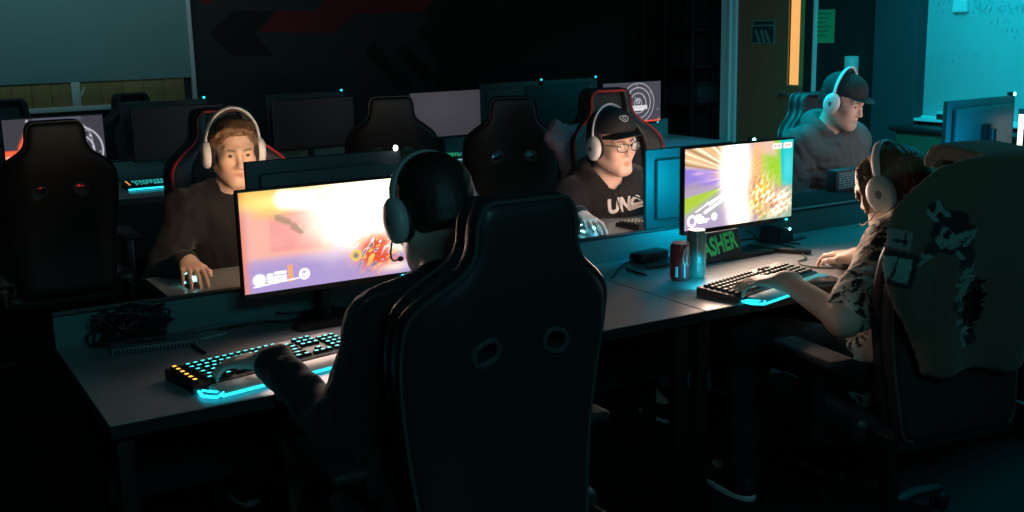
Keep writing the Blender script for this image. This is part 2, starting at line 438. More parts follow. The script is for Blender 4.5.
# pilaster and whiteboard
yp0 = float(at_x(908, 60, XW - .12)[1]); yp1 = float(at_x(873, 60, XW - .12)[1])
struct('wall_pilaster', MB().box((XW - .12, yp0 - .06, 0), (XW, yp1, ZC), .004), mat('blue grey paint', (.026, .045, .055), .7, noise=.1, nscale=5))
wy1 = float(at_x(912, 60, XW - .03)[1]); wz0 = float(at_x(960, 118, XW - .03)[2])
wb = thing('whiteboard', 'large whiteboard with faint handwriting on the right wall', 'whiteboard', (XW, wy1 - 1.2, wz0))
rel(MB().box((XW - .025, wy1 - 2.4, wz0), (XW - .003, wy1 - .05, 2.4), .002), wb, 'board_surface', M_white)
f = MB(); f.box((XW - .04, wy1 - .05, wz0 - .04), (XW - .003, wy1, 2.44), .004); f.box((XW - .04, wy1 - 2.45, wz0 - .04), (XW - .003, wy1 - 2.4, 2.44), .004)
f.box((XW - .04, wy1 - 2.4, 2.4), (XW - .003, wy1 - .05, 2.44), .004); f.box((XW - .04, wy1 - 2.4, wz0 - .04), (XW - .003, wy1 - .05, wz0), .004)
rel(f, wb, 'board_frame', M_teal)
rel(MB().box((XW - .11, wy1 - 2.3, wz0 - .03), (XW - .04, wy1 + .02, wz0 - .012), .003), wb, 'pen_tray', M_teal)
M_mark = mat('faded marker ink', (.27, .37, .41), .6)
def scribble(px, py, n, h):
    hw = MB()
    rr = random.Random(int(px * 7 + py)); a = at_x(px, py, XW - .027); y = a[1]; sz = h
    for i in range(n):
        pts = [(XW - .0275, y - sz * (.1 + .6 * rr.random()), a[2] + sz * (rr.random() - .5)) for _ in range(4)]
        hw.tube(spline(pts, 4), sz * .035, 4); y -= sz * rr.choice((.75, .75, 1.3))
    rel(hw, wb, 'lettering', M_mark, 40)
scribble(924, 3, 14, .05); scribble(924, 12, 26, .055); scribble(972, 9, 7, .055); scribble(929, 55, 9, .04); scribble(930, 62, 6, .04); scribble(993, 31, 8, .04); scribble(1012, 36, 4, .05); scribble(990, 22, 4, .04)
a = at_x(962, 4, XW - .03)
o = MB().prism([(-.055, -.05), (.055, -.05), (.04, .075), (-.035, .075)], -.03, 0, 'x', .006).build('magnetic_clip', M_whitep, None); o.location = (XW - .026, a[1], a[2])
tag(o, 'pale magnetic clip near the top of the whiteboard', 'clip')
o = MB().box((-.035, -.07, 0), (.02, .07, .035), .005).build('board_eraser', M_blkm, None); a = at_x(939, 117, XW - .08); o.location = (XW - .075, a[1] - .07, wz0 - .012)
MB().box((-.034, -.068, .035), (.019, .068, .05), .004).build('felt_pad', M_teal, o)
tag(o, 'board eraser lying in the whiteboard tray beside the blue-lit monitor', 'eraser')
# counter under the whiteboard
cz = min(float(at_x(950, 122, XW - .3)[2]), wz0 - .05)
yc1 = float(at_x(889, 121, XW - .33)[1])
cb = thing('counter_cabinet', 'low dark green cabinet with a black top under the whiteboard', 'cabinet', (XW - .25, yc1 - 1.5, 0))
M_cab = mat('dark green laminate', (.035, .075, .045), .5, noise=.1, nscale=10)
rel(MB().box((XW - .30, yc1 - 2.8, .08), (XW - .004, yc1 - .03, cz - .03), .004), cb, 'body', M_cab)
rel(MB().box((XW - .33, yc1 - 2.85, cz - .03), (XW - .004, yc1, cz), .006), cb, 'countertop', M_blk)
rel(MB().box((XW - .28, yc1 - 2.78, 0), (XW - .03, yc1 - .05, .08), .004), cb, 'plinth', M_blkm)
for i in range(4):
    y0 = yc1 - .05 - .68 * i
    d = rel(MB().box((XW - .317, y0 - .66, .12), (XW - .30, y0, cz - .05), .004), cb, 'door', M_cab)
    MB().tube([(XW - .315, y0 - .05, .55), (XW - .33, y0 - .05, .57), (XW - .33, y0 - .05, .66), (XW - .315, y0 - .05, .68)], .005, 8, M=Matrix.Translation(-cb.location)).build('handle', M_silver, d)
# shelving unit with a few boxes, nearly lost in the dark
s0 = float(at_x(715, 60, XW - .02)[1]); s1 = float(at_x(628, 60, XW - .4)[1])
sz = [float(at_x(668, y, XW - .4)[2]) for y in (104, 66, 29)]
su = thing('shelving_unit', 'dark open metal shelving unit left of the brown door', 'shelf', (XW - .2, (s0 + s1) / 2, 0))
M_shelf = mat('dark grey steel shelf', (.018, .018, .019), .45, metal=.3)
for k, z in enumerate([.12, .5] + sz + [1.9]):
    rel(MB().box((XW - .25, s0, z - .025), (XW - .01, s1, z), .003), su, 'shelf_board', M_shelf)
for y in (s0, s1 - .03, float(at_x(651, 60, XW - .4)[1])):
    rel(MB().box((XW - .26, y, 0), (XW - .235, y + .03, 2.1), .002).box((XW - .04, y, 0), (XW - .01, y + .03, 2.1), .002), su, 'upright', M_shelf)
ya = float(at_x(700, 100, XW - .22)[1]); yb = float(at_x(662, 100, XW - .22)[1])
bxm = thing('storage_box', 'dark grey box with a paler end on the shelf beside the door', 'box', (XW - .13, (ya + yb) / 2, sz[0]))
W = (yb - ya) / 2 - .01
MB().box((-.105, -W, 0), (.11, W, .16), .006).build('box_body', M_blkm, bxm); MB().box((-.11, -W - .004, .13), (.115, W + .004, .17), .006).build('lid', M_shelf, bxm)
o = MB().lathe([(0, 0), (.05, 0), (.055, .01), (.05, .12), (.02, .14), (.018, .16), (0, .16)], 20).build('bottle', M_grey, None)
o.location = (XW - .15, float(at_x(652, 100, XW - .15)[1]), sz[0]); tag(o, 'small grey bottle on the shelf left of the dark storage box', 'bottle')

# ------------------------------------------------------------------ desks
DW, DD, DH = 1.63, .69, .74
def make_desk(label, loc, rotz, group):
    t = thing('desk', label, 'desk', loc, rotz, group)
    MB().box((.0015, 0, DH - .03), (DW - .0015, DD, DH), .002).build('desktop', M_desk, t, 0)
    MB().box((.0015, -.003, DH - .031), (DW - .0015, .0, DH - .001), .001).build('edge_band', M_edge, t, 0)
    for x in (.02, DW - .06): 
        MB().box((x, .03, 0), (x + .04, DD - .03, .03), .006).box((x, .05, .03), (x + .04, .09, DH - .03), .004).box((x, DD - .11, .03), (x + .04, DD - .07, DH - .03), .004).box((x, .05, DH - .06), (x + .04, DD - .05, DH - .03), .004).build('leg_frame', M_steel, t)
    MB().box((.08, DD - .06, .3), (DW - .08, DD - .04, DH - .03), .003).build('modesty_panel', M_blkm, t)
    return t
D0, YF, YD = .374, 2.325, 3.02
g1, g2 = 'player desks in the near row', 'player desks in the back row'
d0 = make_desk('grey desk with the cable tangle under the left lit screen', (D0, YF, 0), 0, g1)
copy_tree(d0, (D0 + DW, YF, 0), 0, 'grey desk holding the drink cans and the right lit screen', g1)
copy_tree(d0, (D0 + 2 * DW, YF, 0), 0, 'grey desk beyond the person leaning in the patterned shirt', g1)
copy_tree(d0, (.765 + DW, YD + .03 + DD, 0), PI, 'far desk in front of the person with uncovered brown hair', g1)
copy_tree(d0, (.765 + 2 * DW, YD + .03 + DD, 0), PI, 'far desk in front of the person in a cap and glasses', g1)
copy_tree(d0, (.765 + 3 * DW, YD + .03 + DD, 0), PI, 'far desk in front of the capped person in a grey hoodie', g1)
B0, YB, = .2, 5.66
for i, lb in enumerate(('back row desk with the lit screen at its left end', 'back row desk in the middle below the blank grey screen', 'back row desk at the right below the ringed lit screen')):
    copy_tree(d0, (B0 + i * DW, YB, 0), 0, lb, g2)
    copy_tree(d0, (B0 + (i + 1) * DW, YB + .72 + DD, 0), PI, ['far half of the back row at its left end, beyond the divider', 'far half of the back row beyond the blank grey screen', 'far half of the back row beyond the ringed lit screen'][i], g2)
M_div = mat('laminate with teal led tint', (.09, .22, .22), .5)  # teal led light on the panels is put into the base colour
def divider(name, x0, x1, y, z0, z1, label, grp):
    t = thing(name, label, 'divider', ((x0 + x1) / 2, y, z0), 0, grp)
    w = (x1 - x0) / 2 - .001
    MB().box((-w, 0, 0), (w, .03, z1 - z0 - .008), .002).build('panel', M_div, t, 0)
    MB().box((-w, -.002, z1 - z0 - .008), (w, .032, z1 - z0), .002).build('top_trim', M_blk, t, 0)
    return t
gd = 'low dividers along the desk rows'
for i, lb in enumerate(('low divider behind the cable tangle and left lit screen', 'low divider behind the cans and right lit screen', 'low divider at the dim teal end of the near row')):
    divider('desk_divider', D0 + i * DW, D0 + (i + 1) * DW, YD, DH - .04, .83, lb, gd)
divider('desk_divider', B0, B0 + 3 * DW, YB + DD, DH - .04, .86, 'long low divider along the back row of desks', gd)

# ------------------------------------------------------------------ gaming chairs
OUT = [(.0, .085), (.012, .105), (.05, .118), (.10, .122), (.14, .145), (.18, .195), (.22, .232), (.27, .246), (.36, .246), (.5, .232), (.65, .215), (.78, .20), (.80, .17)]
BH = .80
def outline(grow=0.0):
    q = [(w + grow, BH - t + (grow if t < .02 else (-grow if t > .79 else 0))) for t, w in OUT]
    P = spline([(a, b, 0) for a, b in q], 4); P = [(p[0], p[1]) for p in P]
    return [(-a, b) for a, b in P] [::-1] + P          # from bottom-left over the top to bottom-right
def poly_sd(poly, xs, zs):
    P = np.array(poly); Q = np.roll(P, -1, 0); d = np.full((len(xs), len(zs)), 9.0); ins = np.zeros_like(d, bool)
    x = xs[:, None]; z = zs[None, :]
    for (ax, az), (bx, bz) in zip(P, Q):
        dx, dz = bx - ax, bz - az; L = max(dx * dx + dz * dz, 1e-12)
        t = np.clip(((x - ax) * dx + (z - az) * dz) / L, 0, 1)
        d = np.minimum(d, np.hypot(x - ax - t * dx, z - az - t * dz))
        c = ((az > z) != (bz > z)); 
        with np.errstate(divide='ignore', invalid='ignore'): ins ^= c & (x < (bx - ax) * (z - az) / (bz - az if bz != az else 1e-9) + ax)
    return np.where(ins, -d, d)
def back_curve(x, z):                                     # wings wrap forward, lumbar swells forward
    return 1.3 * np.maximum(np.abs(x) - .12, 0) ** 1.6 + .022 * np.sin(np.clip((z - .05) / .75, 0, 1) * PI * 1.6)
def slab(S, poly, y0, y1, rnd, curve=back_curve):
    xs = S.lo[0] + S.v * np.arange(S.n[0]); ys = S.lo[1] + S.v * np.arange(S.n[1]); zs = S.lo[2] + S.v * np.arange(S.n[2])
    d2 = poly_sd(poly, xs, zs)[:, None, :]; yc = curve(xs[:, None], zs[None, :])[:, None, :]
    w = np.abs(ys[None, :, None] - yc - (y0 + y1) / 2) - (y1 - y0) / 2
    q0, q1 = d2 + rnd, w + rnd
    return (np.sqrt(np.maximum(q0, 0) ** 2 + np.maximum(q1, 0) ** 2) + np.minimum(np.maximum(q0, q1), 0) - rnd).astype(np.float32)
TILT = Matrix.Translation((0, -.25, .46)) @ Matrix.Rotation(-math.radians(-4), 4, 'X')
TI = np.array(TILT)
def tilt(V): return V @ TI[:3, :3].T + TI[:3, 3]
def chair_meshes():
    S = SDF((-.3, -.12, -.05), (.3, .16, .86), .008)
    S.a = slab(S, outline(), -.04, .03, .03)
    holes = []
    for sx in (-1, 1):
        h = [(sx * .056, .505), (sx * .072, .519), (sx * .106, .505), (sx * .110, .478), (sx * .094, .466), (sx * .058, .480)]
        holes.append(h)
        hs = SDF(S.lo, S.lo + (S.n - 1) * S.v, S.v); hs.n = S.n
        xs = S.lo[0] + S.v * np.arange(S.n[0]); zs = S.lo[2] + S.v * np.arange(S.n[2])
        S.a = np.maximum(S.a, -(poly_sd(h, xs, zs)[:, None, :]).astype(np.float32))
    # central panel sunk in on the rear
    V, Fc = S.surf(); V = relax(V, Fc, 2)
    shell = np_mesh('backrest', tilt(V), Fc)
    S2 = SDF((-.3, -.12, -.05), (.3, .2, .86), .008)
    a = slab(S2, outline(-.004), .02, .075, .028)
    xs = S2.lo[0] + S2.v * np.arange(S2.n[0]); zs = S2.lo[2] + S2.v * np.arange(S2.n[2])
    inner = [(x * .62, z * .98 + .005) for x, z in outline(-.004)]
    wing = np.maximum(a, -(poly_sd(inner, xs, zs)[:, None, :] - 0).astype(np.float32))
    S2.a = wing; V, Fc = S2.surf(); V = relax(V, Fc, 2); wings = np_mesh('bolsters', tilt(V), Fc)
    a = slab(S2, inner, .02, .05, .015)
    for h in holes: a = np.maximum(a, -(poly_sd(h, xs, zs)[:, None, :]).astype(np.float32))
    S2.a = a; V, Fc = S2.surf(); V = relax(V, Fc, 2); pad = np_mesh('back_pad', tilt(V), Fc)
    pip = MB()
    ol = outline(.002)
    def yp(x, z, o): return float(back_curve(np.array(x), np.array(z))) + o
    pip.tube([TILT @ Vector((x, yp(x, z, .066), z)) for x, z in outline(-.016)], .0065, 6)
    piping = pip.mesh('piping')
    rp = MB(); rp.tube([TILT @ Vector((x, yp(x, z, -.03), z)) for x, z in outline(-.004)], .0045, 6); rpip = rp.mesh('rear_piping')
    rings = []
    for h in holes:
        q = spline([(x, 0, z) for x, z in h], 4, True); rb = MB()
        rb.tube([TILT @ Vector((p[0], yp(p[0], p[2], -.041), p[2])) for p in q], .006, 6, True); rings.append(rb.mesh('hole_ring'))
    return shell, wings, pad, piping, rpip, rings
CH = chair_meshes()
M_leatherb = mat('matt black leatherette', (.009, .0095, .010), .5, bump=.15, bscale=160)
def make_chair(label, loc, rotz, trim, rear=M_graytrim, group=None, hide=None):
    hide = hide or M_leather
    t = thing('gaming_chair', label, 'chair', loc, rotz, group)
    sh, wi, pa, pi_, rp, rings = CH
    def put(n, me, m):
        me = me.copy(); return link(n, me, t, m)
    b = put('backrest', sh, hide)
    for r in rings: link('hole_ring', r.copy(), b, M_graytrim)
    put('bolster', wi, hide); put('back_pad', pa, M_mesh); put('piping', pi_, trim); put('rear_piping', rp, rear)
    s = MB().box((-.25, -.24, .40), (.25, .26, .49), .035, seg=3); s.build('seat', M_leather, t)
    for sx in (-1, 1):
        MB().box((sx * .25 - .045, -.2, .43), (sx * .25 + .045, .25, .53), .035, seg=3).build('seat_bolster', M_leather, t)
        ar = MB().box((sx * .31 - .02, -.06, .40), (sx * .31 + .02, .02, .66), .008).box((sx * .2, -.05, .385), (sx * .31 + .02, .01, .405), .004) if sx > 0 else MB().box((sx * .31 - .02, -.06, .40), (sx * .31 + .02, .02, .66), .008).box((sx * .31 - .02, -.05, .385), (sx * .2, .01, .405), .004)
        a = ar.build('armrest', M_blk, t)
        MB().box((sx * .31 - .045, -.15, .66), (sx * .31 + .045, .12, .69), .012, seg=3).build('arm_pad', M_blkm, a)
        MB().box((sx * .255 - .012, -.3, .40), (sx * .255 + .012, -.12, .5), .01).build('hinge_bracket', M_steel, t)
    MB().box((-.12, -.12, .36), (.12, .12, .40), .01).build('tilt_mechanism', M_steel, t)
    MB().lathe([(.0, .08), (.03, .08), (.03, .22), (.02, .22), (.02, .37), (0, .37)], 16).build('gas_column', M_steel, t)
    for k in range(5):
        a = 2 * PI * k / 5 + .3
        Mz = Matrix.Rotation(a, 4, 'Z')
        g = MB(); g.tube([(.0, 0, .115), (.12, 0, .11), (.30, 0, .075)], [(.022, .034), (.02, .03), (.013, .02)], 10, M=Mz)
        g.build('leg', M_blk, t)
        c = MB(); 
        for s_ in (-1, 1): c.lathe([(0, -.01), (.022, -.01), (.027, -.006), (.027, .006), (.022, .01), (0, .01)], 16, Mz @ Matrix.Translation((.31, s_ * .014, .028)) @ Matrix.Rotation(PI / 2, 4, 'X'))
        c.box((.295, -.006, .02), (.32, .006, .075), .004, Mz)
        c.build('caster', M_blkm, t)
    return t
gc = 'gaming chairs'
near_chair = make_chair('large black gaming chair in front of the camera behind the left lit screen player', (1.065, 2.10, 0), 0.0, M_graytrim, group=gc); near_chair.scale = (.96, 1, .98)
blanket_chair = make_chair('gaming chair under the olive fleece blanket', (2.53, 2.095, 0), math.radians(-8), M_graytrim, group=gc); blanket_chair.scale = (1, 1, .93)
make_chair('red piped gaming chair of the person with uncovered brown hair', (1.22, 4.02, 0), PI - .03, M_redtrim, M_blk, gc)
make_chair('red piped gaming chair of the person in a cap and glasses, pink jacket on it', (2.93, 3.84, 0), PI - .1, M_redtrim, M_blk, gc)
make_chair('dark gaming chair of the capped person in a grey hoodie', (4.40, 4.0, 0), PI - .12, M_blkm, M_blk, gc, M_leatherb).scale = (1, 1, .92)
def back_chair(px, yb, rz, label):
    q = at_y(px, 150, yb); x = q[0]
    c = math.cos(rz); s_ = math.sin(rz)
    return copy_tree(bc0, (x - s_ * .27, yb + c * .27, 0), rz, label, gc)
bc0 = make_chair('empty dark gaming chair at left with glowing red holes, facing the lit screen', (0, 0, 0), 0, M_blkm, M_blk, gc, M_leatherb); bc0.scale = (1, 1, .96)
q = at_y(54, 150, 4.95); bc0.location = (q[0], 5.22, 0)
back_chair(392, 5.3, -.36, 'empty dark gaming chair just left of the blank grey screen')
back_chair(512, 4.72, -.40, 'empty black gaming chair between the blank grey screen and the pink jacket')
def far_chair(px, label):
    q = at_y(px, 100, 7.45); r_ = copy_tree(bc0, (q[0], 7.2, 0), PI, label, gc); r_.scale = (1, 1, .93); return r_
far_chair(8, 'dark gaming chair beyond the back desks at the left edge')
far_chair(133, 'dark gaming chair beyond the back desks under the wood strip')

# ------------------------------------------------------------------ what the screens show
def ss(a, b, x): t = np.clip((x - a) / (b - a), 0, 1); return t * t * (3 - 2 * t)
def mixc(c, col, w): return c * (1 - w[:, None]) + np.array(col) * w[:, None]
def blob(u, v, cu, cv, ru, rv, p=1.0): return np.exp(-(((u - cu) / ru) ** 2 + ((v - cv) / rv) ** 2) ** p)
def rect(u, v, a, b, c, d, s=.006): return ss(a - s, a + s, u) * (1 - ss(b - s, b + s, u)) * ss(c - s, c + s, v) * (1 - ss(d - s, d + s, v))
def ring(u, v, cu, cv, r, w, asp=1.78):
    d = np.hypot((u - cu) * asp, v - cv); return np.exp(-((d - r) / w) ** 4)
def seg(u, v, a, b, w, asp=1.78):
    ax, ay, bx, by = a[0] * asp, a[1], b[0] * asp, b[1]; dx, dy = bx - ax, by - ay
    t = np.clip(((u * asp - ax) * dx + (v - ay) * dy) / (dx * dx + dy * dy), 0, 1)
    return np.exp(-(np.hypot(u * asp - ax - t * dx, v - ay - t * dy) / w) ** 4)
def fbm(u, v, s, seed):
    r = np.random.default_rng(seed); o = 0
    for i in range(5): a = r.uniform(0, 2 * PI); o = o + np.sin((u * 1.78 * math.cos(a) + v * math.sin(a)) * s * r.uniform(.6, 2) + r.uniform(0, 6) + 1.5 * np.sin((v * 1.3 - u) * s * .7 + i))
    return o / 5
def game_left(u, v):
    c = np.tile(np.array([.62, .42, .66]), (len(u), 1))
    c = mixc(c, (.42, .33, .68), ss(.36, .2, v) * .8)
    c = mixc(c, (1.0, .50, .40), rect(u, v, .02, .52, .33, .80, .05))
    c = mixc(c, (.95, .32, .33), rect(u, v, .16, .46, .38, .76, .012) * .55)
    c = mixc(c, (.75, .22, .26), rect(u, v, .17, .45, .735, .755) * .6)
    for i in range(5): c = mixc(c, (.85, .28, .30), rect(u, v, .17, .45, .42 + .06 * i, .427 + .06 * i) * .35)
    c = mixc(c, (1.0, .62, .12), ss(.74, .95, v + .1 * np.sin(u * 9)) * .95)
    c = mixc(c, (1.0, .25, .05), ss(.05, .0, u) * .7)
    c = mixc(c, (1.3, 1.05, .35), blob(u, v, .22, .88, .2, .08) * .9)
    c = mixc(c, (2.2, 1.9, 1.5), np.clip(blob(u, v, .78, .72, .36, .42, 1.6) * 1.2 + .15 * fbm(u, v, 14, 2) * blob(u, v, .7, .6, .4, .4), 0, 1))
    c = mixc(c, (2.4, 2.1, 1.7), np.clip(seg(u, v, (.25, .9), (.75, .8), .09) * .9, 0, 1))
    # a dark piece of wreckage turning in the air
    c = mixc(c, (.45, .30, .20), np.clip(seg(u, v, (.21, .72), (.27, .67), .035) + seg(u, v, (.30, .62), (.34, .57), .04), 0, 1) * .85)
    c = mixc(c, (.9, .75, .55), seg(u, v, (.33, .62), (.37, .55), .014) * .8)
    c = mixc(c, (1.6, 1.5, 1.5), np.clip(fbm(u, v, 30, 4) * 2, 0, 1) * blob(u, v, .68, .45, .12, .07))
    # red and ochre debris at the lower right
    w = blob(u, v, .80, .26, .15, .20, 1.4); n = fbm(u, v, 38, 9)
    c = mixc(c, (.85, .10, .05), np.clip(w * 1.2, 0, 1) * (n > -.25)); c = mixc(c, (.95, .65, .15), w * (n > .35)); c = mixc(c, (.12, .09, .10), w * (n < -.38))
    c = mixc(c, (1.6, 1.4, 1.0), blob(u, v, .93, .30, .06, .06) + blob(u, v, .9, .08, .1, .05) * .5)
    c = mixc(c, (1.0, .75, .1), ring(u, v, .66, .245, .045, .014)); c = mixc(c, (.25, .2, .15), blob(u, v, .66, .245, .018, .03))
    # interface
    W = (1.9, 1.9, 1.9)
    c = mixc(c, W, np.clip(blob(u, v, .085, .125, .035, .055, 2.5), 0, 1))
    for a, b, y in ((.13, .16, .165), (.17, .24, .175), (.13, .24, .135), (.13, .2, .1), (.205, .24, .105)): c = mixc(c, W, rect(u, v, a, b, y - .012, y + .012, .004))
    c = mixc(c, (1.2, .45, .12), rect(u, v, .252, .275, .07, .24)); c = mixc(c, W, seg(u, v, (.05, .06), (.33, .1), .006) * .7)
    c = mixc(c, W, ring(u, v, .345, .13, .045, .011)); c = mixc(c, W, seg(u, v, (.335, .13), (.352, .115), .01)); c = mixc(c, W, seg(u, v, (.352, .115), (.36, .15), .01))
    G = (.85, .55, .35)
    c = mixc(c, G, ring(u, v, .47, .885, .035, .009) * .8); c = mixc(c, G, seg(u, v, (.51, .885), (.6, .875), .008) * .7)
    for a, b in ((.53, .64), (.655, .70)): c = mixc(c, G, np.clip(rect(u, v, a, b, .945, .975) - rect(u, v, a + .006, b - .006, .952, .968), 0, 1) * .8)
    return c
def game_right(u, v):
    c = np.tile(np.array([.55, .42, .62]), (len(u), 1))
    ang = np.arctan2(v - .62, (u - .5) * 1.78)
    st = np.sin(ang * 34) * .5 + np.sin(ang * 57 + 1) * .5
    up = ss(.70, .78, v + .25 * (u - .1)) * (u < .55)
    c = mixc(c, (1.0, .62, .32), up); c = mixc(c, (1.5, 1.1, .8), up * (st > .35)); c = mixc(c, (.55, .33, .18), up * (st < -.6))
    mid = ss(.50, .56, v) * (1 - ss(.72, .78, v + .25 * (u - .1))) * ss(.40, .3, u)
    c = mixc(c, (.36, .26, .86), mid); c = mixc(c, (.66, .42, .95), mid * blob(u, v, .24, .63, .09, .07)); c = mixc(c, (.85, .55, .85), mid * blob(u, v, .12, .69, .05, .02))
    c = mixc(c, (1.0, .5, .42), blob(u, v, .3, .66, .05, .06) * .8 + blob(u, v, .38, .56, .06, .06) * .8)
    gr = ss(.47, .44, v - .25 * u + .05) * ss(.40, .34, u + .35 * (v - .3)) * (v - .15 > .9 * (u - .12) - .12)
    c = mixc(c, (.50, .72, .06), gr * ss(.1, .2, v + .1 * u))
    c = mixc(c, (.50, .40, .46), blob(u, v, .08, .54, .08, .05) * .8)
    c = mixc(c, (.55, .45, .68), ss(.30, .2, v - .1 - .8 * (u - .2)) * ss(.42, .36, u) * .8)
    # right hand side: green wall, turquoise panel, grey-green floor
    r_ = ss(.68, .70, u)
    c = mixc(c, (.42, .78, .04), r_); c = mixc(c, (.62, .80, .30), r_ * blob(u, v, .73, .6, .03, .3) * .5)
    c = mixc(c, (.02, .72, .70), ss(.885, .9, u + .05 * (v - .5))); c = mixc(c, (.1, .85, .9), ss(.9, .92, u) * blob(u, v, .95, .65, .05, .2))
    c = mixc(c, (.35, .58, .42), ss(.68, .72, u) * ss(.42, .38, v - .1 * (u - .8))); c = mixc(c, (.55, .5, .45), blob(u, v, .79, .42, .06, .08) * .7)
    c = mixc(c, (1.05, .65, .55), ss(.78, .9, v + .3 * (u - .75)) * ss(.60, .64, u) * (1 - ss(.79, .83, u - (1 - v) * .2)) * .9)
    # the flash
    c = mixc(c, (1.2, .62, .12), blob(u, v, .64, .70, .07, .3, 1.2) * .9)
    w = np.clip(blob(u, v, .45, .70, .125, .46, 1.6) * 1.35 + .2 * st * blob(u, v, .45, .6, .25, .3), 0, 1); c = mixc(c, (2.4, 2.2, 1.9), w)
    c = mixc(c, (2.2, 1.9, 1.5), np.clip(blob(u, v, .50, .14, .11, .28, 1.8) * 1.1, 0, 1))
    # sparks low on the right
    n = fbm(u, v, 46, 5); k = blob(u, v, .70, .30, .12, .24, 1.2); k2 = blob(u, v, .85, .22, .13, .16, 1.3)
    c = mixc(c, (1.1, .62, .10), np.clip(k * 1.3, 0, 1) * (n > -.4)); c = mixc(c, (1.7, 1.5, 1.0), k * (n > .2)); c = mixc(c, (.50, .16, .04), k * (n < -.35))
    c = mixc(c, (1.2, .72, .45), np.clip(k2 * 1.2, 0, 1)); c = mixc(c, (1.9, 1.7, 1.4), k2 * (n > .1)); c = mixc(c, (.6, .25, .15), k2 * (n < -.4))
    c = mixc(c, (1.3, .85, .1), blob(u, v, .73, .42, .025, .05))
    W = (2, 2, 2)
    for a, b, wd in (((.22, .30), (.36, .41), .02), ((.19, .30), (.33, .37), .012), ((.18, .20), (.34, .33), .02), ((.1, .22), (.2, .3), .008)): c = mixc(c, W, seg(u, v, a, b, wd) * .95)
    c = mixc(c, W, ring(u, v, .065, .11, .06, .014)); 
    for a, b, y in ((.095, .17, .14), (.11, .22, .11), (.12, .2, .085), (.10, .15, .17)): c = mixc(c, W, rect(u, v, a, b, y - .013, y + .013, .004))
    c = mixc(c, W, ring(u, v, .265, .135, .035, .012) + blob(u, v, .265, .135, .012, .02))
    for a, b in ((.80, .885), (.905, .985)): c = mixc(c, (1.7, 1.3, 1.2), rect(u, v, a, b, .895, .965)); 
    for a in (.815, .85, .92, .95): c = mixc(c, (1.0, .45, .35), rect(u, v, a, a + .022, .92, .945))
    return c
def ringed(u, v):
    c = np.tile(np.array([.085, .08, .105]), (len(u), 1)); W = (.75, .75, .8)
    for r, w in ((.40, .012), (.62, .012), (.18, .011), (.80, .01)): c = mixc(c, W, ring(u, v, .60, .48, r * .62, w) * .8)
    for a, b, y0, y1 in ((.33, .47, .68, .76), (.34, .50, .63, .645)): c = mixc(c, (1, 1, 1), rect(u, v, a, b, y0, y1))
    c = mixc(c, (.4, .4, .45), rect(u, v, .372, .378, .69, .76) + rect(u, v, .42, .425, .68, .74))
    c = mixc(c, (.9, .9, .9), rect(u, v, .46, .76, .32, .42)); c = mixc(c, (1, 1, 1), rect(u, v, .50, .70, .29, .33))
    for i in range(7): c = mixc(c, (.45, .45, .5), rect(u, v, .49 + .04 * i, .495 + .04 * i, .34, .41, .003))
    c = mixc(c, W, ring(u, v, .60, .52, .055, .012) * .8); c = mixc(c, W, seg(u, v, (.58, .55), (.62, .5), .012) * .8)
    for x, y in ((.58, .93), (.82, .72), (.70, .62), (.55, .62), (.95, .3)): c = mixc(c, W, blob(u, v, x, y, .008, .014))
    c = mixc(c, (1.4, .12, .06), rect(u, v, -.1, .97, .0, .035)); c = mixc(c, (1.0, .25, .2), blob(u, v, .97, .03, .03, .04))
    return c
def orange_band(u, v):
    c = ringed(u, v) * .8; c = mixc(c, (.12, .12, .17), rect(u, v, .30, .78, .5, 1.1))
    k = np.clip(rect(u, v, -.1, .22, .12, .42, .02) + seg(u, v, (.17, .46), (.26, .80), .07), 0, 1)
    c = mixc(c, (1.6, .18, .06), k); c = mixc(c, (1.8, .7, .4), seg(u, v, (.0, .30), (.22, .33), .02) + seg(u, v, (.0, .12), (.2, .16), .025))
    for r in (.30, .46): c = mixc(c, (.8, .8, .9), ring(u, v, .72, .35, r, .014) * (u > .7))
    c = mixc(c, (1, 1, 1), blob(u, v, .86, .62, .012, .02) + blob(u, v, .24, .96, .01, .02)); return c
def warm(u, v):
    c = np.tile(np.array([1.0, .62, .40]), (len(u), 1)); c = mixc(c, (1.6, 1.2, .9), blob(u, v, .5, .6, .3, .3)); return mixc(c, (.6, .3, .3), ss(.4, .1, v) * .6)
def warm2(u, v):
    c = np.tile(np.array([.9, .62, .52]), (len(u), 1)); return mixc(c, (1.4, 1.1, 1.0), blob(u, v, .4, .5, .3, .3))
def dimgrey(u, v): return np.tile(np.array([.050, .047, .056]), (len(u), 1)) * (.85 + .3 * blob(u, v, .4, .7, .5, .5))[:, None]
def dimgrey2(u, v): return np.tile(np.array([.004, .0045, .005]), (len(u), 1)) * (.6 + .8 * blob(u, v, .8, .8, .5, .6))[:, None]
def dimteal(u, v): return np.tile(np.array([.01, .16, .2]), (len(u), 1)) * (.2 + .8 * ss(.3, 0, u) + .6 * ss(.9, 1, v))[:, None]

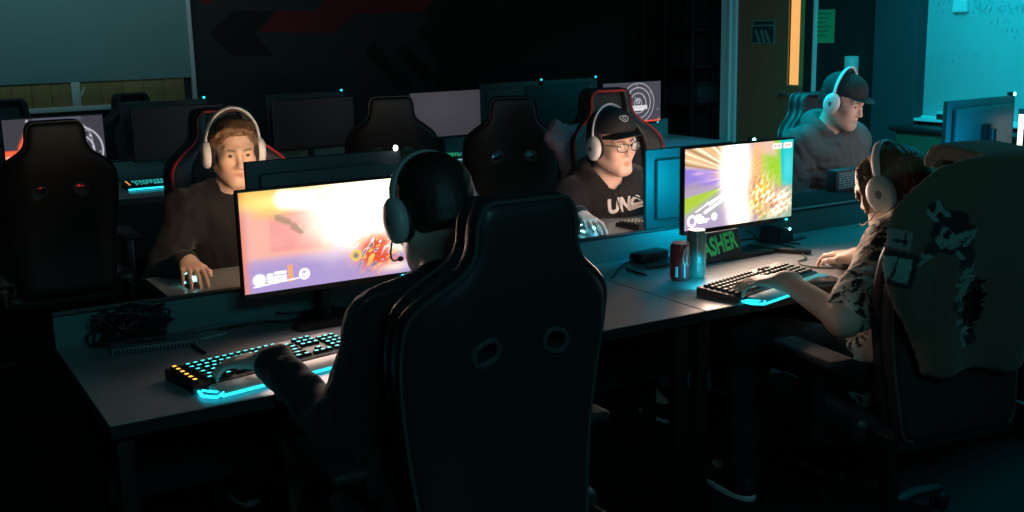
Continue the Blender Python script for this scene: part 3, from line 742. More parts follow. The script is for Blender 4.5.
M_rear = mat('dark grey rear cover', (.10, .105, .11), .5)
SW, SH = .492, .277
def make_monitor(label, loc, rotz, paint=None, strength=1, led='power', riser=0.0, group=None, tilt_=0.0, res=150):
    """The screen looks along local -y."""
    t = thing('monitor', label, 'monitor', loc, rotz, group)
    z0 = .112 + riser; z1 = z0 + SH
    h = MB().box((-SW / 2 - .006, 0, z0 - .016), (SW / 2 + .006, .022, z1 + .006), .004)
    h.box((-SW / 2 + .03, .02, z0 + .02), (SW / 2 - .03, .045, z1 - .03), .012)
    hb = h.build('housing', M_rear if led == 'top' else M_blk, t)
    nx, ny = (res, int(res * .5625)) if paint else (2, 2)
    uu, vv = np.meshgrid(np.linspace(0, 1, nx), np.linspace(0, 1, ny)); u = uu.ravel(); v = vv.ravel()
    V = np.stack([(u - .5) * SW, np.full(len(u), -.0008), z0 + v * SH], 1)
    i = np.arange((nx - 1) * (ny - 1)); a = (i // (nx - 1)) * nx + i % (nx - 1); Fc = np.stack([a, a + 1, a + nx + 1, a + nx], 1)
    me = np_mesh('screen', V, Fc, np.clip(paint(u, v), 0, 4) if paint else None, False)
    link('screen', me, t, screen_mat('lit screen %.2f' % strength, strength) if paint else mat('dark screen glass', (.012, .013, .015), .22, spec=.6))
    MB().box((-.03, .03, z0 + .1), (.03, .07, z0 + .17), .008).tube([(0, .075, .008), (0, .075, z0 + .15)], [(.022, .03), (.018, .026)], 12).build('stand_neck', M_blk, t)
    MB().prism([(-.12, -.06), (.12, -.06), (.13, -.02), (.05, .12), (-.05, .12), (-.13, -.02)], 0, .012, 'z', .004).build('stand_base', M_blk, t)
    if led == 'power': MB().box((SW / 2 - .03, -.003, z0 - .013), (SW / 2 - .018, .0, z0 - .006), .001).build('power_light', M_cyan, t)
    if led == 'top':       # small lamp on the top corner (seen from behind, the right hand end)
        MB().box((-SW / 2 + .005, .0, z1 + .004), (-SW / 2 + .03, .03, z1 + .022), .004).build('camera', M_blk, t)
    return t
gm = 'monitors on the near row'; gb = 'monitors on the back row'
zt = DH
n1 = make_monitor('lit monitor at left showing an orange and white blast over a lilac ground', (1.085, 2.845, zt), 0, game_left, 1.0, riser=0, group=gm, res=240)
n2 = make_monitor('lit monitor at right showing a white flash with green and purple patches', (2.60, 2.845, zt), 0, game_right, .92, riser=0, group=gm, res=240)
m1 = make_monitor('monitor seen from behind in front of the person with brown hair', (1.215, 3.19, zt), PI, warm, .5, 'top', .035, gm, res=24)
m2 = make_monitor('blue-lit monitor seen from behind in front of the person in cap and glasses', (2.735, 3.22, zt), PI - .10, warm2, .5, 'top', -.05, gm, res=24)
m3 = make_monitor('blue-lit monitor seen from behind near the whiteboard', (4.33, 3.20, zt), PI + .05, warm2, 1.2, 'top', .045, gm, res=24)
for m, c, e in ((m1, M_whiteled, 0), (m2, M_cyanhot, 0), (m3, M_cyanhot, 0)):
    b = kids(m, 'camera')[0]; zz = max(v.co.z for v in b.data.vertices)
    MB().sphere((-SW / 2 + .017, .032, zz - .009), (.008, .005, .009), 12).build('indicator_light', c, b)
YBM = 6.17
def bm(px0, paint, st, label, riser=.0):
    x0 = at_y(px0, 110, YBM)[0]; return make_monitor(label, (x0 + SW / 2 - .005, YBM, zt), 0, paint, st, 'power', riser, gb, res=140)
bm(1, orange_band, .75, 'back row monitor at the left edge showing an orange red band')
bm(132, dimgrey2, 1, 'dark back row monitor between the left chair and the brown haired person', .02)
bm(274, dimgrey2, 1, 'dark back row monitor just right of the brown haired person', .02)
bm(411, dimgrey, 1, 'blank dim grey back row monitor left of the middle chair', .02)
bm(528, None, 1, 'switched off black back row monitor right of the middle chair', .02)
bm(604, ringed, .8, 'back row monitor showing white rings and a red bar beside the capped head', .01)
M_ledbar = lit('teal monitor glow bar', (.03, .5, .6), .5)
for px, lb in ((205, 'far side monitor back peeping over the dark screen at left'), (342, 'far side monitor back peeping right of the brown haired person'), (541, 'far side monitor back above the middle chair'), (595, 'teal lit far side monitor back behind the cap wearer chair')):
    x1 = at_y(px, 98, 6.62)[0]
    m = make_monitor(lb, (x1 - SW / 2, 6.62, zt), PI, dimteal, 1.0, 'top', .025, gb, res=16)
    b = kids(m, 'camera')[0]; zz = max(v.co.z for v in b.data.vertices)
    MB().box((-SW / 2 + .008, .03, zz - .014), (-SW / 2 + .022, .034, zz - .003), .001).build('indicator_light', M_cyan, b)

# ------------------------------------------------------------------ keyboards and mice
def keymesh(w, d=.0135):
    m = MB(); b = bmesh.new()
    def q(s, z): return [(-w / 2 * s + (0), -d / 2 * s, z), (w / 2 * s, -d / 2 * s, z), (w / 2 * s, d / 2 * s, z), (-w / 2 * s, d / 2 * s, z)]
    A = [b.verts.new(p) for p in q(1, 0)]; B = [b.verts.new(p) for p in q(.8, .007)]
    b.faces.new(B)
    for i in range(4): b.faces.new((A[i], A[(i + 1) % 4], B[(i + 1) % 4], B[i]))
    m.merge(b); return m
ROWS = [[1] * 14, [1] * 13 + [2], [1.5] + [1] * 12 + [1.5], [1.75] + [1] * 11 + [2.25], [2.25] + [1] * 10 + [2.75], [1.25, 1.25, 1.25, 6.25, 1.25, 1.25, 1.25, 1.25]]
KG = []
def make_keyboard(label, loc, rotz, legend=M_keycy, macro=None, rest=None, glow=True, group='keyboards', tall=.0, bright=1):
    t = thing('keyboard', label, 'keyboard', loc, rotz, group)
    L = .44; P = .0185
    b = MB(); b.prism([(0, .0), (0, .026), (-.145, .016), (-.145, 0)], 0, L, 'x', .003) if False else None
    base = MB(); bb = bmesh.new()
    for x in (0, L):
        pass
    pts = [(.006, .0), (.006, .027), (-.138, .017), (-.145, .012), (-.145, .0)]
    base.prism(pts, -.004, L + .004, 'x', .002); base.build('base', M_blk, t)
    def zof(y): return .0265 + y * (.010 / .144)
    keys = MB(); leg = MB(); mac = MB(); macl = MB()
    x00 = .012
    if macro:
        for i in range(6):
            y = -.012 - i * .0212
            k = bmesh.new()
            for (mm, w, d, zz) in ((mac, .015, .015, 0),):
                mm.box((x00 - .006, y - .0075, zof(y)), (x00 + .010, y + .0075, zof(y) + .008), .003)
            macl.box((x00 - .002, y - .0045, zof(y) + .0078), (x00 + .0065, y + .0045, zof(y) + .0088), .0008)
        x00 += .026
    def put(x, y, w):
        z = zof(y); Mx = Matrix.Translation((x, y, z))
        keys.merge(keymesh(w * P - .0025).bm, Mx)
        lw = min(.009, w * P * .55) if w < 3 else .06
        leg.box((x - lw / 2, y - .0032, z + .0068), (x + lw / 2, y + .0032, z + .0076), 0)
    for r, row in enumerate(ROWS):
        y = -.014 - r * .0212; x = x00
        if r == 0: row = [1] * 13
        sc_ = .285 / (15 * P)
        for w in row:
            put(x + w * P * .5 * sc_, y, w * sc_); x += w * P * sc_
        x = x00 + .285 + .006
        nav = [3, 3, 3, 0, 1, 3][r]
        for i in range(nav): put(x + P * (.5 + i + (1 if nav == 1 else 0)), y, 1)
        x += 3 * P + .005
        if r:
            for i in range(4 if x + 4 * P < L + .002 else 3): put(x + P * (.5 + i), y, 1)
    keys.build('keycaps', M_blkm, t, 0); leg.build('key_legends', legend, t, 0)
    if macro: mac.build('macro_keys', M_blkm, t, 30); macl.build('macro_key_legends', macro, t, 0)
    if rest:
        w = MB(); w.prism([(-.150, 0), (-.150, .016), (-.205, .011), (-.215, .003), (-.215, 0)], .03, L - .002, 'x', .003); w.build('wrist_rest', rest, t)
    if glow:
        g = MB(); y1 = -.218 if rest else -.148
        g.tube([(.03, y1, .006), (L, y1, .006)], .0035, 6)
        g.tube([(.006, -.150, .006), (-.002, y1 + .03, .006), (.018, y1, .006), (.04, y1 + .014, .008)], .0038, 6); g.tube([(.04, y1 + .014, .008), (.012, -.155, .008)], .003, 6)
        g.build('light_strip', M_cyan, t)
        if legend is not M_keycy: (MB().tube([(.02, .006, .012), (.20, .006, .012)], .004, 6).build('rear_light_strip', M_cyanstrong, t), KG.append(t))
    return t
kb1 = make_keyboard('keyboard with cyan keys and an orange key column below the left lit screen', (.557, 2.572, DH), math.radians(11), macro=M_keyor, rest=M_wrist)
M_keywarm = lit('warm white key legend', (1.0, .86, .62), .45)
kb2 = make_keyboard('black keyboard with pale keys under the hand of the person with the blanketed chair', (2.105, 2.475, DH), math.radians(14), legend=M_keywarm, rest=mat('wrist rest with cyan glow tint', (.03, .50, .62), .5))  # cyan glow falling on the wrist rest is put into its colour
kc = make_keyboard('black keyboard half hidden by the right lit screen', (3.03, 3.42, DH), PI + math.radians(1), legend=M_keywarm, glow=False)
pos = [(145, 184, .5, M_keycy, 'small cyan lit keyboard on the back desk at left'), (457, 156, .4, M_kgreen, 'green and blue lit keyboard on the back desk by the middle chair'), (632, 133, .3, M_kred, 'red lit keyboard below the ringed back row screen')]
for px, py, _, lg, lb in pos:
    q = at_z(px, py, DH + .02); k = make_keyboard(lb, (q[0] - (.10 if lg is M_keycy else .22), q[1] + .08, DH), 0.0, legend=lg, macro=(M_keyor if lg is M_keycy else None), glow=False)
    if lg is not M_kred: MB().tube([(.0, -.15, .006), (.44, -.15, .006)], .004, 6).build('light_strip', M_cyan if lg is M_keycy else lit('pale cyan strip', (.2, .6, .7), .7), k)
    if lg is M_kgreen:
        o = kids(k, 'key_legends')[0]; me = o.data; me.materials.append(M_kblue)
        for p in me.polygons:
            if p.center.x > .25: p.material_index = 1
q = at_z(46, 190, DH + .02); make_keyboard('red lit keyboard behind the left empty chair', (q[0] - .25, q[1] + .12, DH), 0, legend=M_kred, macro=M_kred, glow=False)
def mouse(label, loc, rotz, m=M_blk, leds=True, cable=None):
    t = thing('mouse', label, 'mouse', loc, rotz, 'computer mice')
    b = bmesh.new(); bmesh.ops.create_uvsphere(b, u_segments=24, v_segments=14, radius=1)
    for v in b.verts:
        x, y, z = v.co; w = .031 * (1 - .12 * math.cos(y * 2.4)); v.co = (x * w, y * .06, max(z, -.05) * (.036 - .008 * y))
    mb = MB(); mb.merge(b); mb.build('shell', m, t)
    MB().lathe([(0, -.004), (.009, -.004), (.01, 0), (.009, .004), (0, .004)], 16, Matrix.Translation((0, .036, .026)) @ Matrix.Rotation(PI / 2, 4, 'Y')).build('scroll_wheel', M_cyanhot if leds else M_grey, t)
    if leds:
        MB().sphere((0, -.036, .031), (.011, .007, .004), 12).build('palm_light', M_cyanhot, t)
        MB().box((.024, -.01, .012), (.0285, .02, .018), .002).build('side_light', M_cyanhot, t)
    return t
mouse('glowing mouse under the right hand of the brown haired person', (.872, 3.545, DH), PI, leds=True)
mouse('pale mouse with two cyan lights under the hand of the person in glasses', (2.40, 3.485, DH), PI, m=M_whitep)
mouse('black corded mouse under the far hand of the patterned shirt person', (2.735, 2.50, DH), -.3, leds=False)

def pad(label, pts, m, name='mouse_pad', h=.004):
    c = np.mean(pts, 0); o = MB().prism([(p[0] - c[0], p[1] - c[1]) for p in pts], 0, h, 'z', .0015).build(name, m, None, 0)
    o.location = (c[0], c[1], DH); tag(o, label, 'mouse pad', 'mouse pads'); return o
pad('black mouse pad on the desk in front of the capped person in grey', [(3.45, 3.36), (4.15, 3.36), (4.15, 3.72), (3.45, 3.72)], M_padb)
q = at_z(46, 196, DH)
pad('grey pad reflecting red at the left end of the back desk', [(.25, 5.68), (1.0, 5.68), (1.0, 5.86), (.25, 5.86)], M_pad)
q = at_z(625, 138, DH)
pad('large dark desk pad below the ringed screen', [(4.1, 5.70), (4.95, 5.70), (4.95, 6.0), (4.1, 6.0)], mat('blue grey pad', (.25, .27, .35), .8))
pad('slim pale pad on the back desk below the cyan keyboard', [(.95, 5.67), (1.5, 5.67), (1.5, 5.78), (.95, 5.78)], M_pad)

# ------------------------------------------------------------------ small things on the near desk
def can(label, px, py, r, h, m, deco):
    q = at_z(px, py, DH); t = thing('drink_can', label, 'can', (q[0], q[1], DH), 0, 'drink cans')
    MB().lathe([(0, .004), (r * .7, .004), (r * .78, 0), (r * .84, .002), (r, .012), (r, h - .014), (r * .86, h - .003), (r * .84, h)], 32).build('can_body', m, t)
    MB().lathe([(r * .85, h - .004), (r * .87, h + .001), (r * .82, h + .001), (r * .8, h - .004), (0, h - .004)], 32).box((-.006, -.004, h - .003), (.006, .014, h), .001).build('can_lid', M_silver, t)
    deco(t, r, h); return t
def wrapc(t, name, pts2, r, rad, m, front):
    o = MB().tube([(r * math.sin(front + a), -r * math.cos(front + a), z) for a, z in spline([(a, z, 0) for a, z in pts2], 6) and [(p[0], p[1]) for p in spline([(a, z, 0) for a, z in pts2], 6)]], rad, 6).build(name, m, t); return o
M_cola = mat('dark red can', (.42, .025, .03), .35); M_tealcan = mat('grey green can', (.12, .22, .20), .3, metal=.4)
def deco1(t, r, h):
    f = -.35
    wrapc(t, 'white_swirl', [(.55, .115), (.15, .105), (-.05, .075), (.12, .055), (.38, .07), (.5, .105), (.42, .112), (.28, .08), (.5, .052)], r + .0003, .0022, M_whitep, f)
    for a in (-.75, -.62): wrapc(t, 'white_stripe', [(a, .016), (a, .05)], r + .0003, .0022, M_whitep, f)
    for z in (.02, .03, .04): wrapc(t, 'white_stripe', [(-.75, z), (-.55, z)], r + .0002, .0016, M_whitep, f)
    wrapc(t, 'white_stripe', [(.1, .015), (.1, .055)], r + .0003, .0022, M_whitep, f)
def deco2(t, r, h):
    wrapc(t, 'pale_band', [(-.6, .02), (-.6, h - .02)], r + .0002, .002, M_silver, 0); wrapc(t, 'pale_band', [(.35, .03), (.2, .07), (.35, .11)], r + .0002, .003, M_silver, 0)
can('dark red drink can with a white swirl in front of the right lit screen', 680, 280, .0325, .122, M_cola, deco1)
can('taller grey green drink can behind the dark red can', 696, 277, .031, .155, M_tealcan, deco2)

c0 = thing('pouch', 'black pouch with green lettering leaning below the right lit screen', 'pouch', (2.482, 2.80, DH), math.radians(3))
MB().box((-.10, -.016, 0), (.09, .016, .105), .008, Matrix.Rotation(-.25, 4, 'X')).build('pouch_body', M_blkm, c0)
tm = text_mesh('ASHER', .062, 0, .002); 
for v in tm.vertices: v.co = Vector((v.co.x * .88, v.co.y * 1.35, 0))
tm.transform(Matrix.Rotation(-.25, 4, 'X') @ Matrix.Translation((-.012, -.0172, .056)) @ Matrix.Rotation(math.radians(7), 4, 'Y').inverted() @ Matrix.Rotation(PI / 2, 4, 'X'))
link('lettering', tm, c0, mat('green print', (.05, .62, .18), .6))
sb = thing('speaker_box', 'small black angular box with a cyan light right of the lit screen', 'box', (2.87, 2.945, DH), .2); sb.scale = (.78, .78, .85)
MB().prism([(-.07, 0), (.07, 0), (.055, .06), (-.05, .075)], -.06, .05, 'y', .006).build('box_body', M_blk, sb)
MB().sphere((.028, -.06, .058), (.008, .004, .006), 12).build('indicator_light', M_cyanhot, sb)
MB().box((.06, -.07, 0), (.16, -.03, .008), .003).build('foot_shadow', M_blk, sb)  # dark plate standing in for the shadow beside the box
o = MB().box((-.115, -.016, 0), (.115, .016, .016), .005).box((-.112, -.004, .0155), (.04, .004, .018), .001).build('sensor_bar', M_blk, None); o.location = (2.745, 2.80, DH + .0005); o.rotation_euler = (0, 0, math.radians(-62))
tag(o, 'thin black bar lying on the desk under the right lit screen', 'bar')
ph = thing('phone', 'black phone lying face up beside the pale key keyboard', 'phone', (2.485, 2.36, DH), math.radians(-12))
MB().box((-.085, -.05, 0), (.085, .05, .013), .006).build('phone_body', M_blk, ph); MB().box((-.08, -.046, .0128), (.08, .046, .0137), .001).build('screen', mat('dark screen glass', (.012, .013, .015), .22, spec=.6), ph)
MB().box((-.088, -.053, .001), (-.084, .053, .012), .003).build('bright_edge', M_silver, ph)
pb = thing('power_adapter', 'black power adapter lying behind the drink cans', 'adapter', (2.29, 2.955, DH), .15)
MB().box((-.07, -.03, 0), (.07, .03, .035), .008).build('adapter_body', M_blkm, pb); MB().tube(spline([(-.07, 0, .017), (-.12, -.01, .01), (-.16, -.06, .004), (-.18, -.16, .004)], 6), .003, 8).build('cable', M_cable, pb)
db = thing('device_box', 'flat grey ridged box at the foot of the cable tangle', 'device', (.60, 2.885, DH), math.radians(-10))
MB().box((-.11, -.05, 0), (.11, .05, .018), .004).build('box_body', M_grey, db)
rg = MB()
for i in range(22): rg.box((-.1 + i * .0092, -.0525, .003), (-.0955 + i * .0092, -.049, .015), .0006)
rg.build('ridges', M_blk, db); MB().box((-.07, -.02, .018), (.03, .03, .032), .004).build('upper_block', M_blkm, db)
o = MB().box((-.04, -.03, 0), (.04, .03, .006), .002).build('pale_card', mat('pale card', (.30, .38, .38), .8), None, 0); o.location = (.745, 2.905, DH); o.rotation_euler = (0, 0, .3); tag(o, 'small pale card right of the flat ridged box', 'card')
cbm = MB(); r2 = random.Random(4)
for k in range(26):
    a0 = r2.uniform(0, 6); pts = []
    cx, cy, cz_ = r2.uniform(.52, .60), 2.95 + r2.uniform(-.02, .02), DH + .035 + r2.uniform(-.01, .04)
    for i in range(9):
        a = a0 + i * .8; rr = r2.uniform(.025, .065); pts.append((cx + rr * math.cos(a) * 1.25, min(cy + rr * math.sin(a) * .5, 3.005), max(DH + .005, cz_ + r2.uniform(-.03, .03))))
    cbm.tube(spline(pts, 4), .0035, 6)
cbt = cbm.build('cable_tangle', M_cable, None); tag(cbt, 'tangled heap of black cables in the corner against the divider', 'cables')
def cable(label, pts, r=.003, m=M_cable):
    o = MB().tube(spline(pts, 8), r, 8).build('cable', m, None); return tag(o, label, 'cable', 'loose cables')
def zz(px, py, dz=.004): q = at_z(px, py, DH + dz); return (q[0], q[1], DH + dz)
cable('pale teal cable running from the tangle along the divider', [zz(118, 330, .03), (.60, 2.985, DH + .06), zz(165, 330), zz(188, 328), zz(215, 322), zz(250, 312)], .003, M_cableg)
cable('black cable looping from the left keyboard toward the left screen stand', [zz(205, 353), zz(190, 343), zz(194, 335), zz(225, 328), zz(262, 322), zz(285, 322), zz(300, 318)], .0042)
cable('black cable from under the left lit screen to the divider', [zz(200, 322), zz(230, 316), zz(255, 308), (1.0, 2.99, DH + .004), (1.15, 3.0, DH + .004)])
cable('black cable curling left of the drink cans', [zz(612, 278), zz(620, 268), zz(628, 262), (2.26, 2.94, DH + .004), zz(648, 268), zz(672, 264)], .003)
cable('black cable between the adapter and the tall can', [zz(652, 262), zz(668, 258), zz(682, 252), zz(690, 250), zz(700, 246)], .0035)
cable('black cable winding right from the pouch to the corded mouse', [zz(733, 241), zz(752, 239, .012), zz(775, 243), zz(795, 248), zz(806, 258), zz(798, 262), zz(812, 267), zz(835, 268)], .003)
cable('black cable loop behind the sensor bar', [zz(730, 236), zz(742, 231, .03), zz(752, 233, .04), zz(758, 240), zz(770, 240), zz(800, 244)], .003)
pbx = thing('printed_box', 'dark box with pale print and a diamond mark before the grey hoodie', 'box', (4.05, 3.66, DH), math.radians(5))
MB().box((-.15, -.03, 0), (.15, .03, .105), .006).build('box_body', M_blkm, pbx)
pr = MB(); r3 = random.Random(3)
for i in range(7):
    x = -.13
    while x < -.02:
        w = r3.uniform(.008, .03); pr.box((x, -.0312, .018 + .011 * i), (x + w, -.0298, .024 + .011 * i), .0003); x += w + .006
for x in (.0, .012, .024): pr.box((x, -.0312, .02), (x + .003, -.0298, .09), .0003)
pr.build('print', mat('pale print', (.16, .24, .22), .7), pbx, 0)
MB().prism([(.09, .03), (.115, .055), (.09, .08), (.065, .055)], -.0314, -.0298, 'y').build('diamond_mark', mat('pale diamond print', (.4, .55, .55), .7), pbx, 0)
lb = thing('light_bar', 'bright white vertical light tube beside the right rear monitor', 'lamp', (4.535, 3.12, DH), 0)
MB().lathe([(0, 0), (.05, 0), (.05, .012), (.015, .018), (.012, .06), (0, .06)], 24).build('base', M_blk, lb); MB().lathe([(0, .06), (.011, .06), (.011, .36), (0, .36)], 16).build('tube', lit('white tube glow', (1, .97, .92), 2.5), lb); MB().lathe([(0, .36), (.014, .36), (.014, .385), (0, .385)], 16).build('end_cap', M_grey, lb)

# ------------------------------------------------------------------ people
M_skin = mat('skin', (.62, .40, .30), .5, attr='Col', noise=.06, nscale=30, sss=.12, bump=.04, bscale=500)
M_eye = mat('eye white', (.42, .40, .38), .25); M_iris = mat('dark iris', (.03, .022, .018), .2)
M_lens = mat('spectacle lens', (.9, .95, 1), .05, alpha=.12)
def nrm(v): v = np.array(v, float); return v / np.linalg.norm(v)
def ik(s, w, l1, l2, hint):
    d = w - s; L = np.linalg.norm(d); k = max(1, L / (.97 * (l1 + l2))); l1 *= k; l2 *= k
    a = (l1 * l1 - l2 * l2 + L * L) / (2 * L); h = math.sqrt(max(l1 * l1 - a * a, 0)); u = d / L
    p = np.array(hint, float); p = p - u * (p @ u); p = nrm(p); return s + u * a + p * h
class Pose: pass
def make_pose(f_ang, pelvis, head, yaw=0, pitch=0, roll=0, bulk=1.0, wl=None, wr=None, hl=None, hr=None, curl_l=(.25, .45, .35), curl_r=(.25, .45, .35), el=None, er=None, hs=1.0, knee=.44, spread=.12, nz=.075, nl=(0, 0, 1), nr=(0, 0, 1), tilt_n=.03):
    p = Pose(); p.f = np.array([-math.sin(f_ang), math.cos(f_ang), 0]); p.r = np.cross(p.f, [0, 0, 1]); p.u = np.array([0, 0, 1.0])
    p.P = np.array(pelvis, float); p.H = np.array(head, float); p.bulk = bulk; p.hs = hs
    Mz = np.array(Matrix.Rotation(f_ang + math.radians(yaw), 3, 'Z')); Mx = np.array(Matrix.Rotation(-math.radians(pitch), 3, 'X')); My = np.array(Matrix.Rotation(math.radians(roll), 3, 'Y'))
    p.M = Mz @ Mx @ My
    p.N = p.H + (p.M @ np.array([0, -.03, -.10])) * hs + np.array([0, 0, -nz]) - p.f * tilt_n
    p.S = (p.P + p.N) / 2 - p.f * .045
    sp = nrm(p.N - p.S); p.sp = sp; p.fr = nrm(np.cross(sp, p.r)) * 1.0
    if p.fr @ p.f < 0: p.fr = -p.fr
    w = .165 * (bulk ** .5)
    p.sl = p.N - p.r * w - sp * .055; p.sr = p.N + p.r * w - sp * .055
    p.wl, p.wr = np.array(wl, float), np.array(wr, float)
    out = .55
    p.el = ik(p.sl, p.wl, .285, .255, el if el is not None else -p.r * out - p.u * 1.0 - p.f * .3)
    p.er = ik(p.sr, p.wr, .285, .255, er if er is not None else p.r * out - p.u * 1.0 - p.f * .3)
    p.hl = nrm(hl if hl is not None else p.f); p.hr = nrm(hr if hr is not None else p.f); p.nl, p.nr = nl, nr; p.cl, p.cr = curl_l, curl_r
    p.kl = p.P - p.r * (.09 + spread) + p.f * knee + p.u * .0; p.kr = p.P + p.r * (.09 + spread) + p.f * knee
    p.kl[2] = p.kr[2] = .555
    p.al = p.kl + p.f * .03; p.ar = p.kr + p.f * .03; p.al[2] = p.ar[2] = .10
    p.lo = np.minimum.reduce([p.P, p.N, p.H, p.wl, p.wr, p.el, p.er, p.kl, p.kr, p.al, p.ar]) - .26
    p.hi = np.maximum.reduce([p.P, p.N, p.H, p.wl, p.wr, p.el, p.er, p.kl, p.kr, p.al, p.ar]) + .26; p.lo[2] = max(p.lo[2], -.02)
    return p
def torso(S, p, o):
    b = p.bulk; B = np.stack([p.r, p.fr, p.sp], 1); k = .06
    S.ell(p.P + p.u * .02, (.165 * b + o, .125 * b + o, .12 + o), np.stack([p.r, p.f, p.u], 1), k)
    for t, rx, ry in ((.3, .148, .112), (.55, .152, .112), (.78, .16, .108)):
        c = (1 - t) ** 2 * p.P + 2 * t * (1 - t) * p.S + t * t * p.N
        S.ell(c + p.fr * .015, (rx * b + o, ry * b + o, .125 + o), B, k)
    S.cap(p.sl, p.sr, .058 + o, .058 + o, .06)
    S.cap(p.N + p.sp * .01, p.sl + p.r * .03 + p.sp * .015, .042 + o * .7, .035 + o, .05); S.cap(p.N + p.sp * .01, p.sr - p.r * .03 + p.sp * .015, .042 + o * .7, .035 + o, .05)
def arm(S, s, e, w, o, b, cut=1.0):
    k = b ** .5
    S.cap(s, e, (.055 * k + o), .043 * k + o, .04)
    if cut >= 1: S.cap(e, w, .042 * k + o, .028 + o * .9, .03)
def hand(S, w, f, n, side, curl, k=.011):
    f = nrm(f); n = np.array(n, float); n = nrm(n - f * (n @ f)); x = np.cross(f, n); t = -1 if side == 'R' else 1
    Q = lambda a, b, c: w + x * a + f * b + n * c
    S.cap(Q(0, -.02, 0), Q(0, .02, 0), .026, .024, .02)
    lens = (.040, .044, .041, .032); 
    for i in range(4):
        a = t * (.029 - .0195 * i); ang = t * (.10 - .085 * i)
        kn = Q(a, .086 - .006 * abs(i - 1), .002); S.cap(Q(a * .5, .01, 0), kn, .0145, .0105, .013)
        d = nrm(f * math.cos(ang) + x * math.sin(ang)); q = kn; c = 0; r0 = .0088 if i < 3 else .0076
        for j in range(3):
            c += curl[j] * (1 + .12 * i); dj = d * math.cos(c) - n * math.sin(c); L = lens[i] * (1, .68, .55)[j]
            S.cap(q, q + dj * L, r0 - j * .0008, r0 - (j + 1) * .0008, .004); q = q + dj * L
    b0 = Q(t * .018, .018, -.004); b1 = Q(t * .044, .045, -.012); b2 = Q(t * .056, .075, -.016); b3 = Q(t * .055, .098, -.02)
    S.cap(b0, b1, .017, .0125, .014); S.cap(b1, b2, .0115, .010, .006); S.cap(b2, b3, .0098, .008, .004)
def head_sdf(S, p):
    s = p.hs; C = lambda x, y, z: p.H + p.M @ (np.array([x, y, z]) * s)
    E = lambda c, r, k=.02, sub=False: S.ell(C(*c), np.array(r) * s, p.M, k, sub)
    K = lambda a, b, ra, rb, k=.015, sub=False: S.cap(C(*a), C(*b), ra * s, rb * s, k, sub)
    E((0, -.014, .032), (.075, .096, .083)); E((0, .032, -.035), (.060, .060, .080), .035); E((0, .04, -.075), (.046, .048, .04), .03)
    K((-.012, .078, -.100), (.012, .078, -.100), .017, .017, .03)
    for q in (-1, 1):
        K((q * .055, -.005, -.06), (q * .018, .07, -.105), .017, .014, .035); E((q * .040, .064, -.028), (.024, .022, .022), .03)
        K((q * .044, .074, .022), (q * .010, .088, .020), .010, .009, .018)
        E((q * .0315, .101, .0), (.019, .016, .0125), .012, True)
        E((q * .0315, .0735, .001), (.0155, .0155, .0145), .006)
        E((q * .0315, .0915, -.0005), (.0125, .010, .0034), .003, True)
        E((q * .0125, .094, -.040), (.009, .010, .0075), .009)
        E((q * .0775, -.012, -.006), (.008, .020, .031), .008); E((q * .084, -.006, -.004), (.004, .009, .018), .005, True)
    K((0, .086, .012), (0, .108, -.034), .0072, .0115, .012)
    K((-.019, .086, -.066), (.0, .0945, -.064), .005, .0062, .010); K((.019, .086, -.066), (.0, .0945, -.064), .005, .0062, .010)
    K((-.015, .087, -.0755), (.015, .087, -.0755), .007, .007, .010)
    K((-.021, .092, -.0705), (.021, .092, -.0705), .0018, .0018, .003, True)
    if getattr(p, 'mouth', 0): E((0, .096, -.0735), (.0135, .014, .0075), .004, True)
def skin_col(p, tone, beard=0):
    tone = np.array(tone)
    def fn(V):
        L = ((V - p.H) @ p.M) / p.hs; x, y, z = L.T; c = np.tile(tone, (len(V), 1)); fr = (y > .04)
        lip = np.exp(-((x / .021) ** 2 + ((z + .070) / .0095) ** 2) ** 2) * fr; c = mixc(c, tone * [.86, .58, .56], lip * .8)
        ck = np.exp(-(((np.abs(x) - .042) / .022) ** 2 + ((z + .035) / .022) ** 2)) * fr; c = mixc(c, tone * [1.0, .80, .76], ck * .5)
        br = np.exp(-(((np.abs(x) - .030) / .019) ** 2) ** 3 - (((z - .0225 + .10 * np.abs(np.abs(x) - .034)) / .0052) ** 2) ** 2) * fr; c = mixc(c, (.08, .045, .025), br * .85)
        if beard: bd = ss(-.045, -.075, z) * (y > .0) * (z > -.14); c = mixc(c, tone * [.55, .5, .48], bd * beard * (1 - lip))
        return c
    return fn
